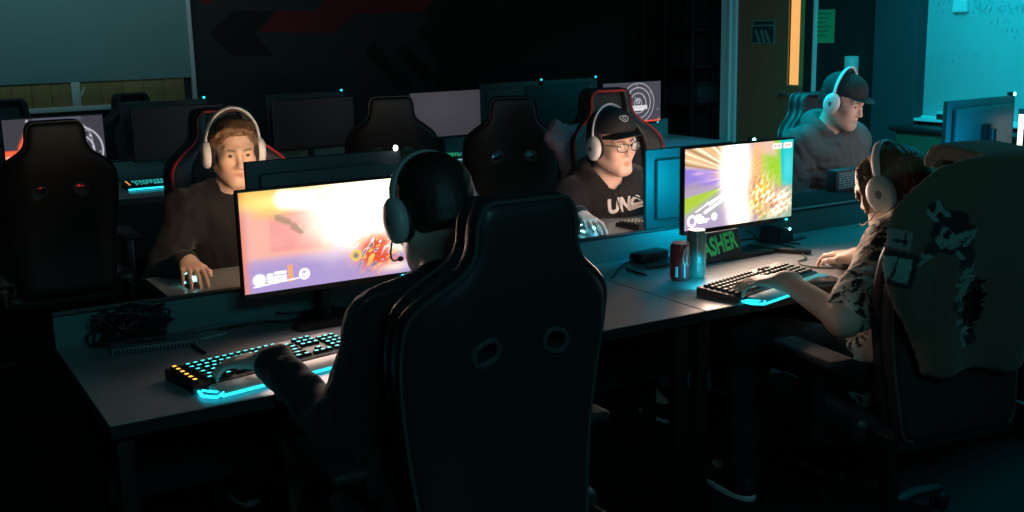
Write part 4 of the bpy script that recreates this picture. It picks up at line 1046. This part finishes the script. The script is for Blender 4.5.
def scalp(p, m, root, style, name='hair'):
    s = p.hs; lo = p.H - .2 * s; hi = p.H + .2 * s; S = SDF(lo, hi, .0042)
    C = lambda x, y, z: p.H + p.M @ (np.array([x, y, z]) * s)
    E = lambda c, r, k=.02, sub=False: S.ell(C(*c), np.array(r) * s, p.M, k, sub)
    E((0, -.016, .036), (.085, .103, .089)); E((0, -.055, -.02), (.070, .062, .07), .03)
    if style == 'swept':
        r = np.random.default_rng(3)
        for i in range(16):
            x = -.060 + .120 * i / 15; z = .104 - 4.5 * x * x; a = r.uniform(-.01, .012)
            S.cap(C(x, .035, z), C(x + .016 + a, .080 + r.uniform(-.006, .006), z - .008 + r.uniform(-.006, .008)), .016 * s, .007 * s, .010)
        for q in (-1, 1): S.cap(C(q * .075, .02, .05), C(q * .075, .02, -.02), .010 * s, .004 * s, .02)
    if style == 'fringe':
        r = np.random.default_rng(5)
        for i in range(14):
            x = -.07 + .14 * i / 13; S.cap(C(x, .05, .085 - 4 * x * x), C(x * 1.06 + r.uniform(-.01, .01), .100 - 5 * x * x, .005 + r.uniform(-.02, .02)), .016 * s, .006 * s, .012)
        for q in (-1, 1):
            for j in range(4): S.cap(C(q * .078, .05 - .025 * j, .04), C(q * .085, .06 - .03 * j, -.055 + .01 * j), .016 * s, .006 * s, .012)
    low = -.075 if style == 'fringe' else -.05
    S.box(C(0, .115, -.07), np.array([.13, .09 if style != 'fringe' else .005, .105]) * s, p.M, .02, .012, True) if style != 'cap' else S.box(C(0, .105, -.02), np.array([.13, .09, .16]) * s, p.M, .02, .01, True)
    if style == 'swept': S.box(C(0, .145, -.005), np.array([.064, .09, .078]) * s, p.M, .03, .012, True)
    S.box(C(0, 0, low - .1), np.array([.2, .2, .1]) * s, p.M, .02, .01, True)
    for q in (-1, 1): S.ell(C(q * .085, -.002, -.03), np.array([.02, .03, .042]) * s, p.M, .008, True)
    S.wrinkle({'swept': .0016, 'crop': .0010}.get(style, .0024), 150, 4, 4)
    return sdf_obj(name, S, m, root, root.location, it=1)[0]
def cap_hat(p, m, root, logo=False, dz=0, flatb=False):
    s = p.hs; S = SDF(p.H - .2 * s, p.H + .2 * s, .0045); C = lambda x, y, z: p.H + p.M @ (np.array([x, y, z]) * s)
    S.ell(C(0, -.014, .044 + dz), np.array([.089, .108, .088]) * s, p.M, .0); S.ell(C(0, .02, .055 + dz), np.array([.078, .076, .068]) * s, p.M, .03)
    S.plane(C(0, .0, .032 + dz), p.M @ np.array([0, .12, -1.0])); S.ell(C(0, -.014, .03), np.array([.081, .10, .082]) * s, p.M, .0, True)
    o, V, Fc = sdf_obj('cap', S, m, root, root.location, it=2)
    b = bmesh.new(); rows = []
    for lay in (0, 1):
        rw = []
        for i in range(9):
            a = -1.15 + 2.3 * i / 8; col = []
            for j in range(6):
                t = j / 5; rad0 = .082; x = math.sin(a) * (rad0 + .006); y0 = .083 * math.cos(a) - .004; ln = .072 * math.cos(a * 1.05) ** .6 if abs(a) < 1.14 else 0
                z = .048 - (0 if flatb else .10 * (x / .08) ** 2 * .22) - t * (.006 if flatb else .010) - lay * .003
                col.append(b.verts.new(tuple(C(x, y0 + ln * t, z + dz) - np.array(root.location))))
            rw.append(col)
        rows.append(rw)
    for rw in rows:
        for A, B in zip(rw, rw[1:]):
            for j in range(5): b.faces.new((A[j], A[j + 1], B[j + 1], B[j]))
    for i in range(8): b.faces.new((rows[0][i][5], rows[1][i][5], rows[1][i + 1][5], rows[0][i + 1][5])); b.faces.new((rows[0][i][0], rows[1][i][0], rows[1][i + 1][0], rows[0][i + 1][0]))
    for i in (0, 8):
        for j in range(5): b.faces.new((rows[0][i][j], rows[0][i][j + 1], rows[1][i][j + 1], rows[1][i][j]))
    bmesh.ops.recalc_face_normals(b, faces=b.faces[:]); mb = MB(); mb.merge(b); mb.build('brim', m, o)
    bt_ = MB().sphere(tuple(C(0, -.014, .133 + dz) - np.array(root.location)), .007, 10).build('top_button', m, o)
    if logo:
        lg = MB()
        q = spline([(-.021, -.006, 0), (-.014, .009, 0), (.0, .015, 0), (.014, .008, 0), (.021, -.005, 0), (.01, -.011, 0), (-.010, -.011, 0)], 5, True); lg.tube(q, .0016, 5, True)
        lg.tube(spline([(-.010, -.003, 0), (0, .006, 0), (.009, -.002, 0), (0, -.007, 0)], 5, True), .0013, 5, True)
        me = lg.mesh('logo'); n = p.M @ nrm([.10, .88, .45]); u = p.M @ nrm([1, -.1, 0]); w = np.cross(n, u)
        bv = BVHTree.FromPolygons([tuple(v) for v in V], [tuple(int(i) for i in f) for f in Fc])
        for v in me.vertices:
            pp = C(0, .02, .068 + dz) + u * v.co.x + w * v.co.y + n * .2; h = bv.ray_cast(Vector(pp), -Vector(n)); v.co = (np.array(h[0]) if h[0] else pp - n * .2) + n * (v.co.z + .0005) - np.array(root.location)
        link('logo', me, o, M_whitep)
    return o
def headset(p, label, m=M_whitep, mic=True, gap=0.0, wid=0.0, back=0.0, big=1.0):
    s = p.hs
    Mt = Matrix.Translation(p.H) @ Matrix([[*p.M[0], 0], [*p.M[1], 0], [*p.M[2], 0], [0, 0, 0, 1]]) @ Matrix.Scale(s, 4)
    t = thing('headset', label, 'headset', group='headsets', mat4=Mt)
    pts = []
    for i in range(33):
        a = math.radians(-112 + 224 * i / 32); pts.append(((.094 + wid) * math.sin(a), -.008 - back * math.cos(a), .022 + (.115 + gap) * math.cos(a)))
    MB().tube(pts, [(.0055, .0135 if 5 < i < 27 else .011) for i in range(33)], 12, flat=(0, 0, 1)).build('headband', m, t)
    MB().tube([(q[0] * .93, q[1], .022 + (q[2] - .022) * .94) for q in pts[9:24]], (.006, .012), 10, flat=(0, 0, 1)).build('band_cushion', M_blkm, t)
    for q in (-1, 1):
        Mq = Matrix.Translation((q * (.086 + wid), -.004, -.012)) @ Matrix.Rotation(q * PI / 2, 4, 'Y') @ Matrix.Scale(1.25 * big, 4, (1, 0, 0)) @ Matrix.Scale(big, 4, (0, 1, 0))
        c = MB().lathe([(0, -.004), (.037, -.004), (.041, .002), (.040, .014), (.033, .022), (.02, .025), (0, .025)], 28, Mq).build('ear_cup', m, t)
        MB().lathe([(.018, -.004), (.036, -.004), (.040, -.010), (.036, -.020), (.022, -.022), (.016, -.016)], 24, Mq).build('ear_cushion', M_blkm, t)
        MB().lathe([(0, .0245), (.010, .0245), (.009, .0265), (0, .0265)], 16, Mq).build('cup_badge', M_grey, c)
    if mic:
        q = -1; MB().tube(spline([(-.100 - wid, .012, -.045), (-.094, .05, -.075), (-.07, .092, -.088), (-.045, .110, -.085)], 5), .0022, 8).sphere((-.04, .112, -.085), (.008, .006, .006), 12).build('microphone_boom', M_blk, t)
    return t
def shoe(p, ankle, root, m):
    S = SDF(ankle - np.array([.2, .2, .12]), ankle + np.array([.2, .2, .1]), .006); f = p.f; B = np.stack([p.r, p.f, p.u], 1); g = ankle.copy(); g[2] = 0
    S.ell(g + f * .02 + p.u * .045, (.046, .085, .05), B, .02); S.ell(g + f * .125 + p.u * .035, (.047, .085, .038), B, .04); S.cap(ankle + p.u * .0, ankle - p.u * .03, .048, .05, .03); S.plane((0, 0, .004), (0, 0, -1))
    o = sdf_obj('shoe', S, m, root, root.location)[0]
    sp = MB(); pr_ = []
    for i in range(20):
        a = 2 * PI * i / 20; pr_.append(tuple(g + f * (.07 + .125 * math.sin(a)) + p.r * .047 * math.cos(a) + p.u * .012 - np.array(root.location)))
    sp.tube(pr_, (.012, .006), 6, True); sp.build('sole', M_whitep, o); return o
def person(label, p, tone, cloth, cloth_mat, pants_mat, hair_m=None, hair_style=None, beard=0, shoe_mat=M_blkm, name='person', cloth_name='hoodie', sleeve=1.0, bare_knee=False, cloth_col=None, wr=.0045):
    root = thing(name, label, 'person', (p.P[0], p.P[1], 0), 0, None); root['group'] = 'people playing at the desks'; O = root.location
    S = SDF(p.lo, p.hi, .0044); torso(S, p, 0)
    neck0 = p.H + p.M @ (np.array([0, -.022, -.06]) * p.hs)
    S.cap(p.N - p.sp * .03, neck0, .060, .056 * p.hs, .03)
    for s, e, w in ((p.sl, p.el, p.wl), (p.sr, p.er, p.wr)): arm(S, s, e, w, 0, p.bulk)
    hand(S, p.wl, p.hl, p.nl, 'L', p.cl); hand(S, p.wr, p.hr, p.nr, 'R', p.cr)
    for h, k, a in ((p.P - p.r * .09, p.kl, p.al), (p.P + p.r * .09, p.kr, p.ar)):
        S.cap(h, k, .083 * p.bulk, .058, .05); S.cap(k, a, .054, .036, .03); S.cap(a, a + p.f * .14 - p.u * .05, .036, .026, .03)
    head_sdf(S, p)
    sdf_obj('body', S, M_skin, root, O, col=skin_col(p, tone, beard), it=1)
    for q in (-1, 1):
        e = MB().sphere((0, 0, 0), .0122 * p.hs, 16); bm_ = e.bm; e.bm.normal_update()
        for f in bm_.faces: f.material_index = 1 if f.calc_center_median().y > .0092 * p.hs else 0
        me = e.mesh('eye'); me.transform(Matrix.Translation(p.H + p.M @ (np.array([q * .0315, .0765, .001]) * p.hs) - np.array(O)) @ Matrix([[*p.M[0], 0], [*p.M[1], 0], [*p.M[2], 0], [0, 0, 0, 1]]))
        link('eye', me, root, [M_eye, M_iris])
    # upper garment
    G = SDF(p.lo, p.hi, .0065); o = .018 if cloth != 'tee' else .012
    torso(G, p, o)
    for s, e, w in ((p.sl, p.el, p.wl), (p.sr, p.er, p.wr)):
        if sleeve >= 1:
            ww = w + nrm(e - w) * .012; arm(G, s, e, ww, o * .95, p.bulk); G.cap(ww + nrm(e - w) * .035, ww + nrm(e - w) * .01, .036 + o * .5, .031 + o * .4, .01)
        else:
            ee = s + (e - s) * sleeve; G.cap(s, ee, .060 * p.bulk + o, .060 + o, .04)
    G.cap(p.P - p.u * .02, p.P + p.u * .05, .16 * p.bulk + o, .15 * p.bulk + o, .05)
    if cloth == 'hoodie':
        ring_ = [p.N + p.r * (.085 * math.sin(a)) - p.f * (.075 * math.cos(a)) + p.u * (.030 + .035 * math.cos(a)) for a in np.linspace(-2.5, 2.5, 13)]
        for a, b, i in zip(ring_, ring_[1:], range(12)):
            rr = .024 + .014 * math.exp(-((i - 5.5) / 3) ** 2); G.cap(a, b, rr, rr, .03)
        G.ell(p.N - p.f * .10 - p.u * .05, (.11, .04, .10), np.stack([p.r, p.f, p.u], 1), .04)
    else:
        ring_ = [p.N + p.r * (.068 * math.sin(a)) - p.f * (.066 * math.cos(a)) + p.u * (.022 + .02 * math.cos(a)) for a in np.linspace(0, 2 * PI, 17)]
        for a, b in zip(ring_, ring_[1:]): G.cap(a, b, .012, .012, .015)
    G.cap(p.N + p.f * .012 + p.u * .0, neck0 + p.f * .02, .054, .066, .012, True)
    if cloth == 'hoodie': G.cap(p.N + p.f * .06 - p.u * .05, p.N + p.f * .05 + p.u * .06, .03, .06, .02, True)
    G.wrinkle(wr, 34, int(p.H[0] * 10), 5); G.wrinkle(wr * .4, 90, 3, 4)
    go, GV, GF = sdf_obj(cloth_name, G, cloth_mat, root, O, col=cloth_col, it=2)
    # legs
    T = SDF(p.lo, p.hi, .009)
    T.ell(p.P - p.u * .01, (.172 * p.bulk, .14 * p.bulk, .12), np.stack([p.r, p.f, p.u], 1), .05)
    for h, k, a in ((p.P - p.r * .09, p.kl, p.al), (p.P + p.r * .09, p.kr, p.ar)):
        kk = h + (k - h) * .46 if bare_knee else k
        T.cap(h, kk, .095 * p.bulk, .085 if bare_knee else .074, .05)
        if not bare_knee: T.cap(k, a - p.u * .02, .072, .055, .04)
    T.wrinkle(.005, 30, 8, 4); sdf_obj('shorts' if bare_knee else 'trousers', T, pants_mat, root, O)
    for a in (p.al, p.ar): shoe(p, a, root, shoe_mat)
    if hair_m: scalp(p, hair_m, root, hair_style)
    root_data = (root, go, GV, GF); return root_data

M_blackhood = mat('black sweatshirt cotton', (.0065, .0065, .007), .85, bump=.25, bscale=400, sheen=.15)
M_greyhood = mat('grey hoodie cotton', (.075, .072, .07), .9, noise=.2, nscale=160, bump=.25, bscale=400)
M_pants = mat('dark trousers', (.014, .015, .018), .85)
M_hairbr = mat('light brown hair', (.155, .085, .042), .5, noise=.35, nscale=120)
M_hairdk = mat('dark brown hair', (.022, .016, .013), .55, noise=.3, nscale=120)
M_hairgi = mat('brown hair', (.14, .072, .035), .5, noise=.35, nscale=120)
M_cap = mat('black cap cotton', (.012, .012, .013), .8, bump=.2, bscale=350)

pA = make_pose(PI, (1.18, 4.04, .57), (1.135, 3.86, 1.135), yaw=-4, pitch=9, roll=0, wl=(1.36, 3.62, .80), wr=(.885, 3.635, .80), hl=(-.2, -1, -.1), hr=(-.08, -1, -.16), curl_r=(.15, .35, .3), hs=.96, bulk=1.0)
A = person('young person with uncovered light brown hair in a black top, facing the camera', pA, (.70, .46, .34), 'crew', M_blackhood, M_pants, M_hairbr, 'swept', cloth_name='sweatshirt')
headset(pA, 'white headset on the uncovered light brown hair', mic=False, gap=.022, wid=.006)

pB = make_pose(PI, (2.82, 3.87, .56), (2.715, 3.76, 1.052), yaw=5, pitch=4, roll=2, bulk=1.08, wl=(2.80, 3.56, .81), wr=(2.425, 3.575, .80), hl=(-.1, -1, -.1), hr=(-.1, -1, -.16), curl_r=(.15, .35, .3), hs=1.02)
pB.mouth = 1
Bp = person('person in a black cap and glasses wearing a black lettered hoodie, mouth open', pB, (.72, .50, .40), 'hoodie', M_blackhood, M_pants, M_hairdk, 'cap')
cap_hat(pB, M_cap, Bp[0], logo=True, dz=.014)
headset(pB, 'white headset worn over the black cap with a pale logo', mic=False, gap=.016, wid=.002, back=.02)
gl = MB(); C = lambda x, y, z: pB.H + pB.M @ (np.array([x, y, z]) * pB.hs) - np.array(Bp[0].location)
for q in (-1, 1):
    rim = spline([(q * .010, .112, .010), (q * .030, .112, .015), (q * .056, .104, .012), (q * .057, .103, -.012), (q * .034, .110, -.019), (q * .012, .112, -.013)], 5, True)
    gl.tube([tuple(C(*v)) for v in rim], .0019, 6, True)
    gl.tube([tuple(C(*v)) for v in ((q * .057, .103, .008), (q * .074, .085, .008), (q * .081, .0, .004))], .0018, 6)
gl.tube([tuple(C(*v)) for v in ((-.010, .112, .006), (0, .115, .008), (.010, .112, .006))], .0018, 6)
go = gl.build('glasses', M_blk, Bp[0])
for q in (-1, 1):
    ln = bmesh.new(); vs = [ln.verts.new(tuple(C(*v))) for v in spline([(q * .010, .1115, .010), (q * .030, .1115, .015), (q * .056, .1035, .012), (q * .057, .1025, -.012), (q * .034, .1095, -.019), (q * .012, .1115, -.013)], 3, True)]; ln.faces.new(vs)
    m_ = MB(); m_.merge(ln); m_.build('lens', M_lens, go)
# lettering across the chest, drawstrings
tm = text_mesh('UNO', .072, 0, .0035)
for v in tm.vertices: v.co.x *= .95; v.co.y *= 1.15
b = bmesh.new(); b.from_mesh(tm); bmesh.ops.subdivide_edges(b, edges=b.edges[:], cuts=2); b.to_mesh(tm); b.free()
fr = pB.f; rgt = -pB.r
cc = pB.N + pB.f * .10 - pB.sp * .125 + pB.r * .01
project(tm, Bp[2], Bp[3], cc, pB.r * -1 if False else -pB.r, np.array([0, 0, 1.0]), nrm(pB.f + np.array([0, 0, .35])), .003); tm.transform(Matrix.Translation(-Bp[0].location))
link('chest_lettering', tm, Bp[1], M_whitep)
for q, ln in ((-1, .15), (1, .20)):
    top = pB.N + pB.f * .085 + pB.r * q * .035 - pB.u * .0; pts = []
    bv = BVHTree.FromPolygons([tuple(v) for v in Bp[2]], [tuple(int(i) for i in f) for f in Bp[3]])
    for i in range(9):
        pp = Vector(top + pB.f * .3 - pB.sp * (ln * i / 8 + .03)); h = bv.ray_cast(pp, -Vector(pB.f)); 
        if h[0]: pts.append(tuple(h[0] + Vector(pB.f) * .004 - Bp[0].location))
    if len(pts) > 2: MB().tube(pts, .0032, 6).build('drawstring', M_blkm, Bp[1])

pC = make_pose(PI, (4.30, 3.99, .57), (4.215, 3.88, 1.145), yaw=14, pitch=20, roll=0, bulk=1.22, wl=(4.36, 3.80, .64), wr=(4.14, 3.78, .64), hl=(-.3, -1, -.1), hr=(.3, -1, -.1), hs=1.04)
Cp = person('heavy-set person in a dark flat brimmed cap and grey hoodie by the wall', pC, (.66, .46, .38), 'hoodie', M_greyhood, M_pants, M_hairdk, 'cap', beard=.3, wr=.006)
cap_hat(pC, M_cap, Cp[0], flatb=True)
headset(pC, 'white headset worn over the dark flat brimmed cap', mic=False, gap=.016, wid=.004, back=.02)

pD = make_pose(0, (1.06, 2.09, .57), (1.055, 2.13, 1.155), yaw=4, pitch=18, bulk=1.05, wl=(.745, 2.365, .808), wr=(1.32, 2.40, .80), hl=(-.66, .75, -.10), hr=(-.1, 1, -.05), curl_l=(.16, .40, .35), hs=1.0, el=np.array([.15, -.6, -1.0]), spread=.10)
Dp = person('person seen from behind at the left lit screen, dark hair and black top', pD, (.62, .44, .36), 'crew', M_blackhood, M_pants, M_hairdk, 'crop', cloth_name='sweatshirt', bare_knee=True)
headset(pD, 'pale grey headset on the dark haired person seen from behind', m=mat('pale grey plastic', (.45, .47, .48), .4), gap=-.008, wid=.002)

# patterned short-sleeved shirt: dark radiating flowers on cream
def floral(V):
    c = np.tile(np.array([.62, .56, .46]), (len(V), 1))
    FL = []
    for i in rng.permutation(len(V))[:3000]:
        if all(np.linalg.norm(V[i] - q) > .085 for q in FL): FL.append(V[i])
    for P_ in FL:
        a0, n = rng.uniform(0, 6.28), int(rng.integers(8, 13))
        d = V - P_; r = np.linalg.norm(d, axis=1); m = r < .055
        if not m.any(): continue
        a = np.arctan2(d[m, 2], d[m, 0] * .8 + d[m, 1] * .6); k = ((np.cos((a + a0) * n) > .1) & (r[m] > .006) & (r[m] < .048)).astype(float); cc_ = c[m]; c[m] = mixc(cc_, (.02, .02, .022), k)
    return c
M_shirt = mat('patterned shirt cotton', (.6, .55, .46), .85, attr='Col', bump=.1, bscale=300)
pE = make_pose(-.08, (2.52, 2.07, .57), (2.655, 2.235, 1.045), yaw=20, pitch=20, bulk=1.0, wl=(2.265, 2.275, .80), wr=(2.70, 2.40, .795), hl=(-.66, .75, -.05), hr=(.1, 1, -.05), curl_l=(.20, .42, .35), hs=1.0, el=np.array([-.15, -1, -.25]), spread=.10, nz=.035, tilt_n=.08)
Ep = person('person in a flower patterned short sleeved shirt, leaning to the right lit screen', pE, (.64, .44, .34), 'tee', M_shirt, M_pants, M_hairgi, 'fringe', cloth_name='patterned_shirt', sleeve=.80, cloth_col=floral, wr=.004)
headset(pE, 'off-white headset with a microphone on the patterned shirt person', m=mat('off white plastic', (.55, .54, .50), .4), mic=True, gap=.004, wid=.004, big=1.1)

# ------------------------------------------------------------------ fleece blanket over the right chair
def blanket():
    S = SDF((-.48, -.20, .12), (.40, .34, .95), .0055)
    lf = [(-.085, .848), (-.15, .846), (-.23, .828), (-.295, .79), (-.35, .755), (-.38, .71), (-.38, .60), (-.32, .46), (-.27, .37), (-.20, .22)]
    rg_ = [(.11, .215), (.15, .30), (.22, .40), (.27, .5), (.26, .6), (.21, .7), (.165, .79), (.13, .83), (.09, .845)]
    poly = [(q[0], q[1]) for q in spline([(a, b, 0) for a, b in lf[::-1]], 4)] + [(q[0], q[1]) for q in spline([(a, b, 0) for a, b in rg_[::-1]], 4)]
    curve = lambda x, z: back_curve(np.clip(x, -.22, .22), z) * .9
    out_ = slab(S, poly, -.098, .125, .045, curve)
    inn = [(x * .90, z - .03 if z > .3 else z - .4) for x, z in poly]
    in_ = slab(S, inn, -.072, .092, .03, curve)
    S.a = np.maximum(out_, -in_)
    V = S.lo
    # opening at the front: the blanket only laps round the edges
    fr = [(x * .70, min(z, .74)) for x, z in inn]
    xs = S.lo[0] + S.v * np.arange(S.n[0]); ys = S.lo[1] + S.v * np.arange(S.n[1]); zs = S.lo[2] + S.v * np.arange(S.n[2])
    hole = np.maximum(poly_sd(fr, xs, zs)[:, None, :], (.03 - ys)[None, :, None])
    S.a = np.maximum(S.a, -hole.astype(np.float32))
    yy = ys[None, :, None] - curve(xs[:, None], zs[None, :])[:, None, :]
    lower = np.maximum(-.066 - yy, np.minimum((zs - .79)[None, None, :], (xs + .105)[:, None, None]))
    S.a = np.maximum(S.a, -lower.astype(np.float32))
    # long soft folds, deeper towards the hem, and a fuzzy nap
    x = xs[:, None, None]; y = ys[None, :, None]; z = zs[None, None, :]; w = np.clip((.75 - z) / .8, 0, 1)
    S.a = S.a + (.018 * w * np.sin(x * 26 + z * 6 + 1) + .008 * np.sin(x * 11 - z * 9) + .012 * w * np.sin(y * 30 + z * 5)).astype(np.float32)
    S.wrinkle(.0022, 300, 2, 4)
    V, Fc = S.surf(); return relax(V, Fc, 1), Fc
BV, BF = blanket()
CM = np.array(blanket_chair.matrix_basis) if False else np.array(Matrix.Translation(blanket_chair.location) @ Matrix.Rotation(blanket_chair.rotation_euler.z, 4, 'Z'))
BT = tilt(BV)                                              # chair frame
def fleece(V):
    c = np.tile(np.array([.11, .095, .06]), (len(V), 1))
    back = (V[:, 1] < .02) & (V[:, 2] > .28)
    u, w = V[:, 0], V[:, 2]
    def patch(c, cx, cz, ang, L, W, seed, cond):
        a, b = (u - cx) * math.cos(ang) + (w - cz) * math.sin(ang), -(u - cx) * math.sin(ang) + (w - cz) * math.cos(ang)
        r = np.random.default_rng(seed)
        edge = W * (.78 + .22 * np.sin(a * 70 + seed) * np.sign(np.sin(a * 31 + seed))) * (1 - .55 * (a / L) ** 2)
        inside = (np.abs(a) < L) & (np.abs(b) < edge) & cond
        c = mixc(c, (.008, .010, .010), inside.astype(float))
        for k in range(int(L / .009)):
            a0 = r.uniform(-L, L) * .9; b0 = r.uniform(-.6, .6) * W; an = r.choice([.15, 1.35, -.5, 1.9]); ln = r.uniform(.012, .032)
            t = np.clip((a - a0) * math.cos(an) + (b - b0) * math.sin(an), -ln, ln); d = np.hypot(a - a0 - t * math.cos(an), b - b0 - t * math.sin(an))
            c = mixc(c, (.20, .36, .33), ((d < .0058) & inside).astype(float))
        return c
    c = patch(c, -.20, .65, -.90, .105, .055, 3, back); c = patch(c, -.105, .44, -1.30, .140, .046, 8, back)
    c = patch(c, -.245, .61, .9, .06, .022, 5, back)
    bx = lambda cx, cz, hx, hz: ((np.abs(u - cx) < hx) & (V[:, 1] < .05) & (np.abs(w - cz + .25 * (u - cx)) < hz)).astype(float)
    c = mixc(c, (.010, .012, .012), bx(-.335, .555, .055, .050)); c = mixc(c, (.22, .42, .38), bx(-.337, .555, .040, .034)); c = mixc(c, (.01, .012, .012), bx(-.338, .555, .003, .036))
    c = mixc(c, (.26, .27, .24), bx(-.345, .640, .034, .026)); c = mixc(c, (.02, .02, .02), bx(-.34, .635, .02, .004) + bx(-.33, .64, .003, .018))
    return c
M_fleece = mat('olive fleece', (.11, .095, .06), .95, attr='Col', noise=.25, nscale=220, bump=.8, bscale=260, sheen=.25)
bl = thing('blanket', 'olive fleece blanket with pale jagged letter prints hung over the right chair', 'blanket', tuple(blanket_chair.location), blanket_chair.rotation_euler.z); bl.scale = (1, 1, .93)
link('fleece', np_mesh('fleece', BT, BF, fleece(BV)), bl, M_fleece)

# pink jacket hung on the cap wearer's chair
J = SDF((2.3, 3.7, .6), (3.2, 4.4, 1.3), .0075)
q0 = at_y(556, 142, 4.12)
J.box(q0 + np.array([.03, 0, .02]), (.075, .02, .055), np.array(Matrix.Rotation(.55, 3, 'Y')), .015); 
for a, b, r0, r1 in (((0, 0, 0), (.06, -.02, -.12), .03, .035), ((.06, -.02, -.12), (.05, -.02, -.30), .035, .03), ((.03, 0, .02), (.16, .02, .05), .03, .025), ((.06, 0, -.05), (.13, -.01, -.28), .03, .03)): J.cap(q0 + np.array(a), q0 + np.array(b), r0, r1, .03)
J.wrinkle(.006, 60, 3, 4)
jk = sdf_obj('jacket', J, mat('dusty pink cloth', (.32, .19, .22), .8, noise=.2, nscale=80), None, (0, 0, 0))[0]
tag(jk, 'dusty pink jacket hanging over the left shoulder of the cap wearer chair', 'jacket')

# ------------------------------------------------------------------ light
wd = bpy.data.worlds.new('world'); sc.world = wd; wd.use_nodes = True
wd.node_tree.nodes['Background'].inputs[0].default_value = (.25, .40, .45, 1); wd.node_tree.nodes['Background'].inputs[1].default_value = .0
def area(name, loc, target, sx, sy, col, power, spread=PI):
    l = bpy.data.lights.new(name, 'AREA'); l.shape = 'RECTANGLE'; l.size = sx; l.size_y = sy; l.color = col; l.energy = power; l.spread = spread
    o = bpy.data.objects.new(name, l); COL.objects.link(o); o.location = loc
    o.rotation_euler = (Vector(target) - Vector(loc)).to_track_quat('-Z', 'Y').to_euler(); return o
CY = (.0, .62, .85)
area('wall_wash_strip', (5.30, 4.1, 2.66), (6.0, 4.0, 1.5), .12, 4.4, (.0, .64, .80), 92, math.radians(165))
area('ceiling_led_strip', (4.55, 2.6, 2.68), (4.35, 2.75, 0), .15, 2.0, (.0, .66, .86), 22, math.radians(125))
area('ceiling_led_strip_back', (.9, 6.7, 2.68), (.9, 7.9, 1.3), 2.5, .12, (.34, .68, .72), 7)
area('dim_fill', (.4, -1.3, 2.6), (1.4, 1.8, .9), 1.2, .4, (.22, .80, .90), 16)  # added teal fill from behind the camera, lights the chair backs
def screen_light(m, zc, col, power, spread):
    o = area('screen_light', (0, 0, 0), (0, -1, 0), SW * .9, SH * .9, col, power, spread); o.parent = m; o.location = (0, -.004, zc); return o
for t_ in KG:
    o = area('keyboard_glow', (0, 0, 0), (.35, 1, -.7), .17, .01, (.0, .70, 1.0), .32, math.radians(130)); o.parent = t_; o.location = (.14, .012, .03)
screen_light(n1, .25, (1.0, .72, .62), 2.0, math.radians(150)); screen_light(n2, .25, (1.0, .68, .52), 5.5, math.radians(150))
screen_light(m1, .30, (1.0, .66, .42), 2.5, math.radians(125)); screen_light(m2, .22, (1.0, .66, .50), 2.2, math.radians(140)); screen_light(m3, .30, (1.0, .66, .60), .8, math.radians(110))
area('rear_glow', (2.47, 2.90, .98), (2.47, 3.3, 1.0), .2, .2, (.0, .52, .85), 3.6)
area('rear_glow', (4.1, 2.95, 1.0), (4.15, 3.3, 1.02), .1, .2, (.0, .42, .85), 1.0)  # added blue light for the right rear monitor, no fixture stands there
sc.view_settings.view_transform = 'Standard'; sc.view_settings.look = 'None'; sc.view_settings.gamma = 1; sc.view_settings.exposure = 0
sc.view_settings.use_curve_mapping = False
sc.cycles.max_bounces = 5; sc.cycles.diffuse_bounces = 3; sc.cycles.glossy_bounces = 2; sc.cycles.sample_clamp_indirect = 3
sc.cycles.use_denoising = True
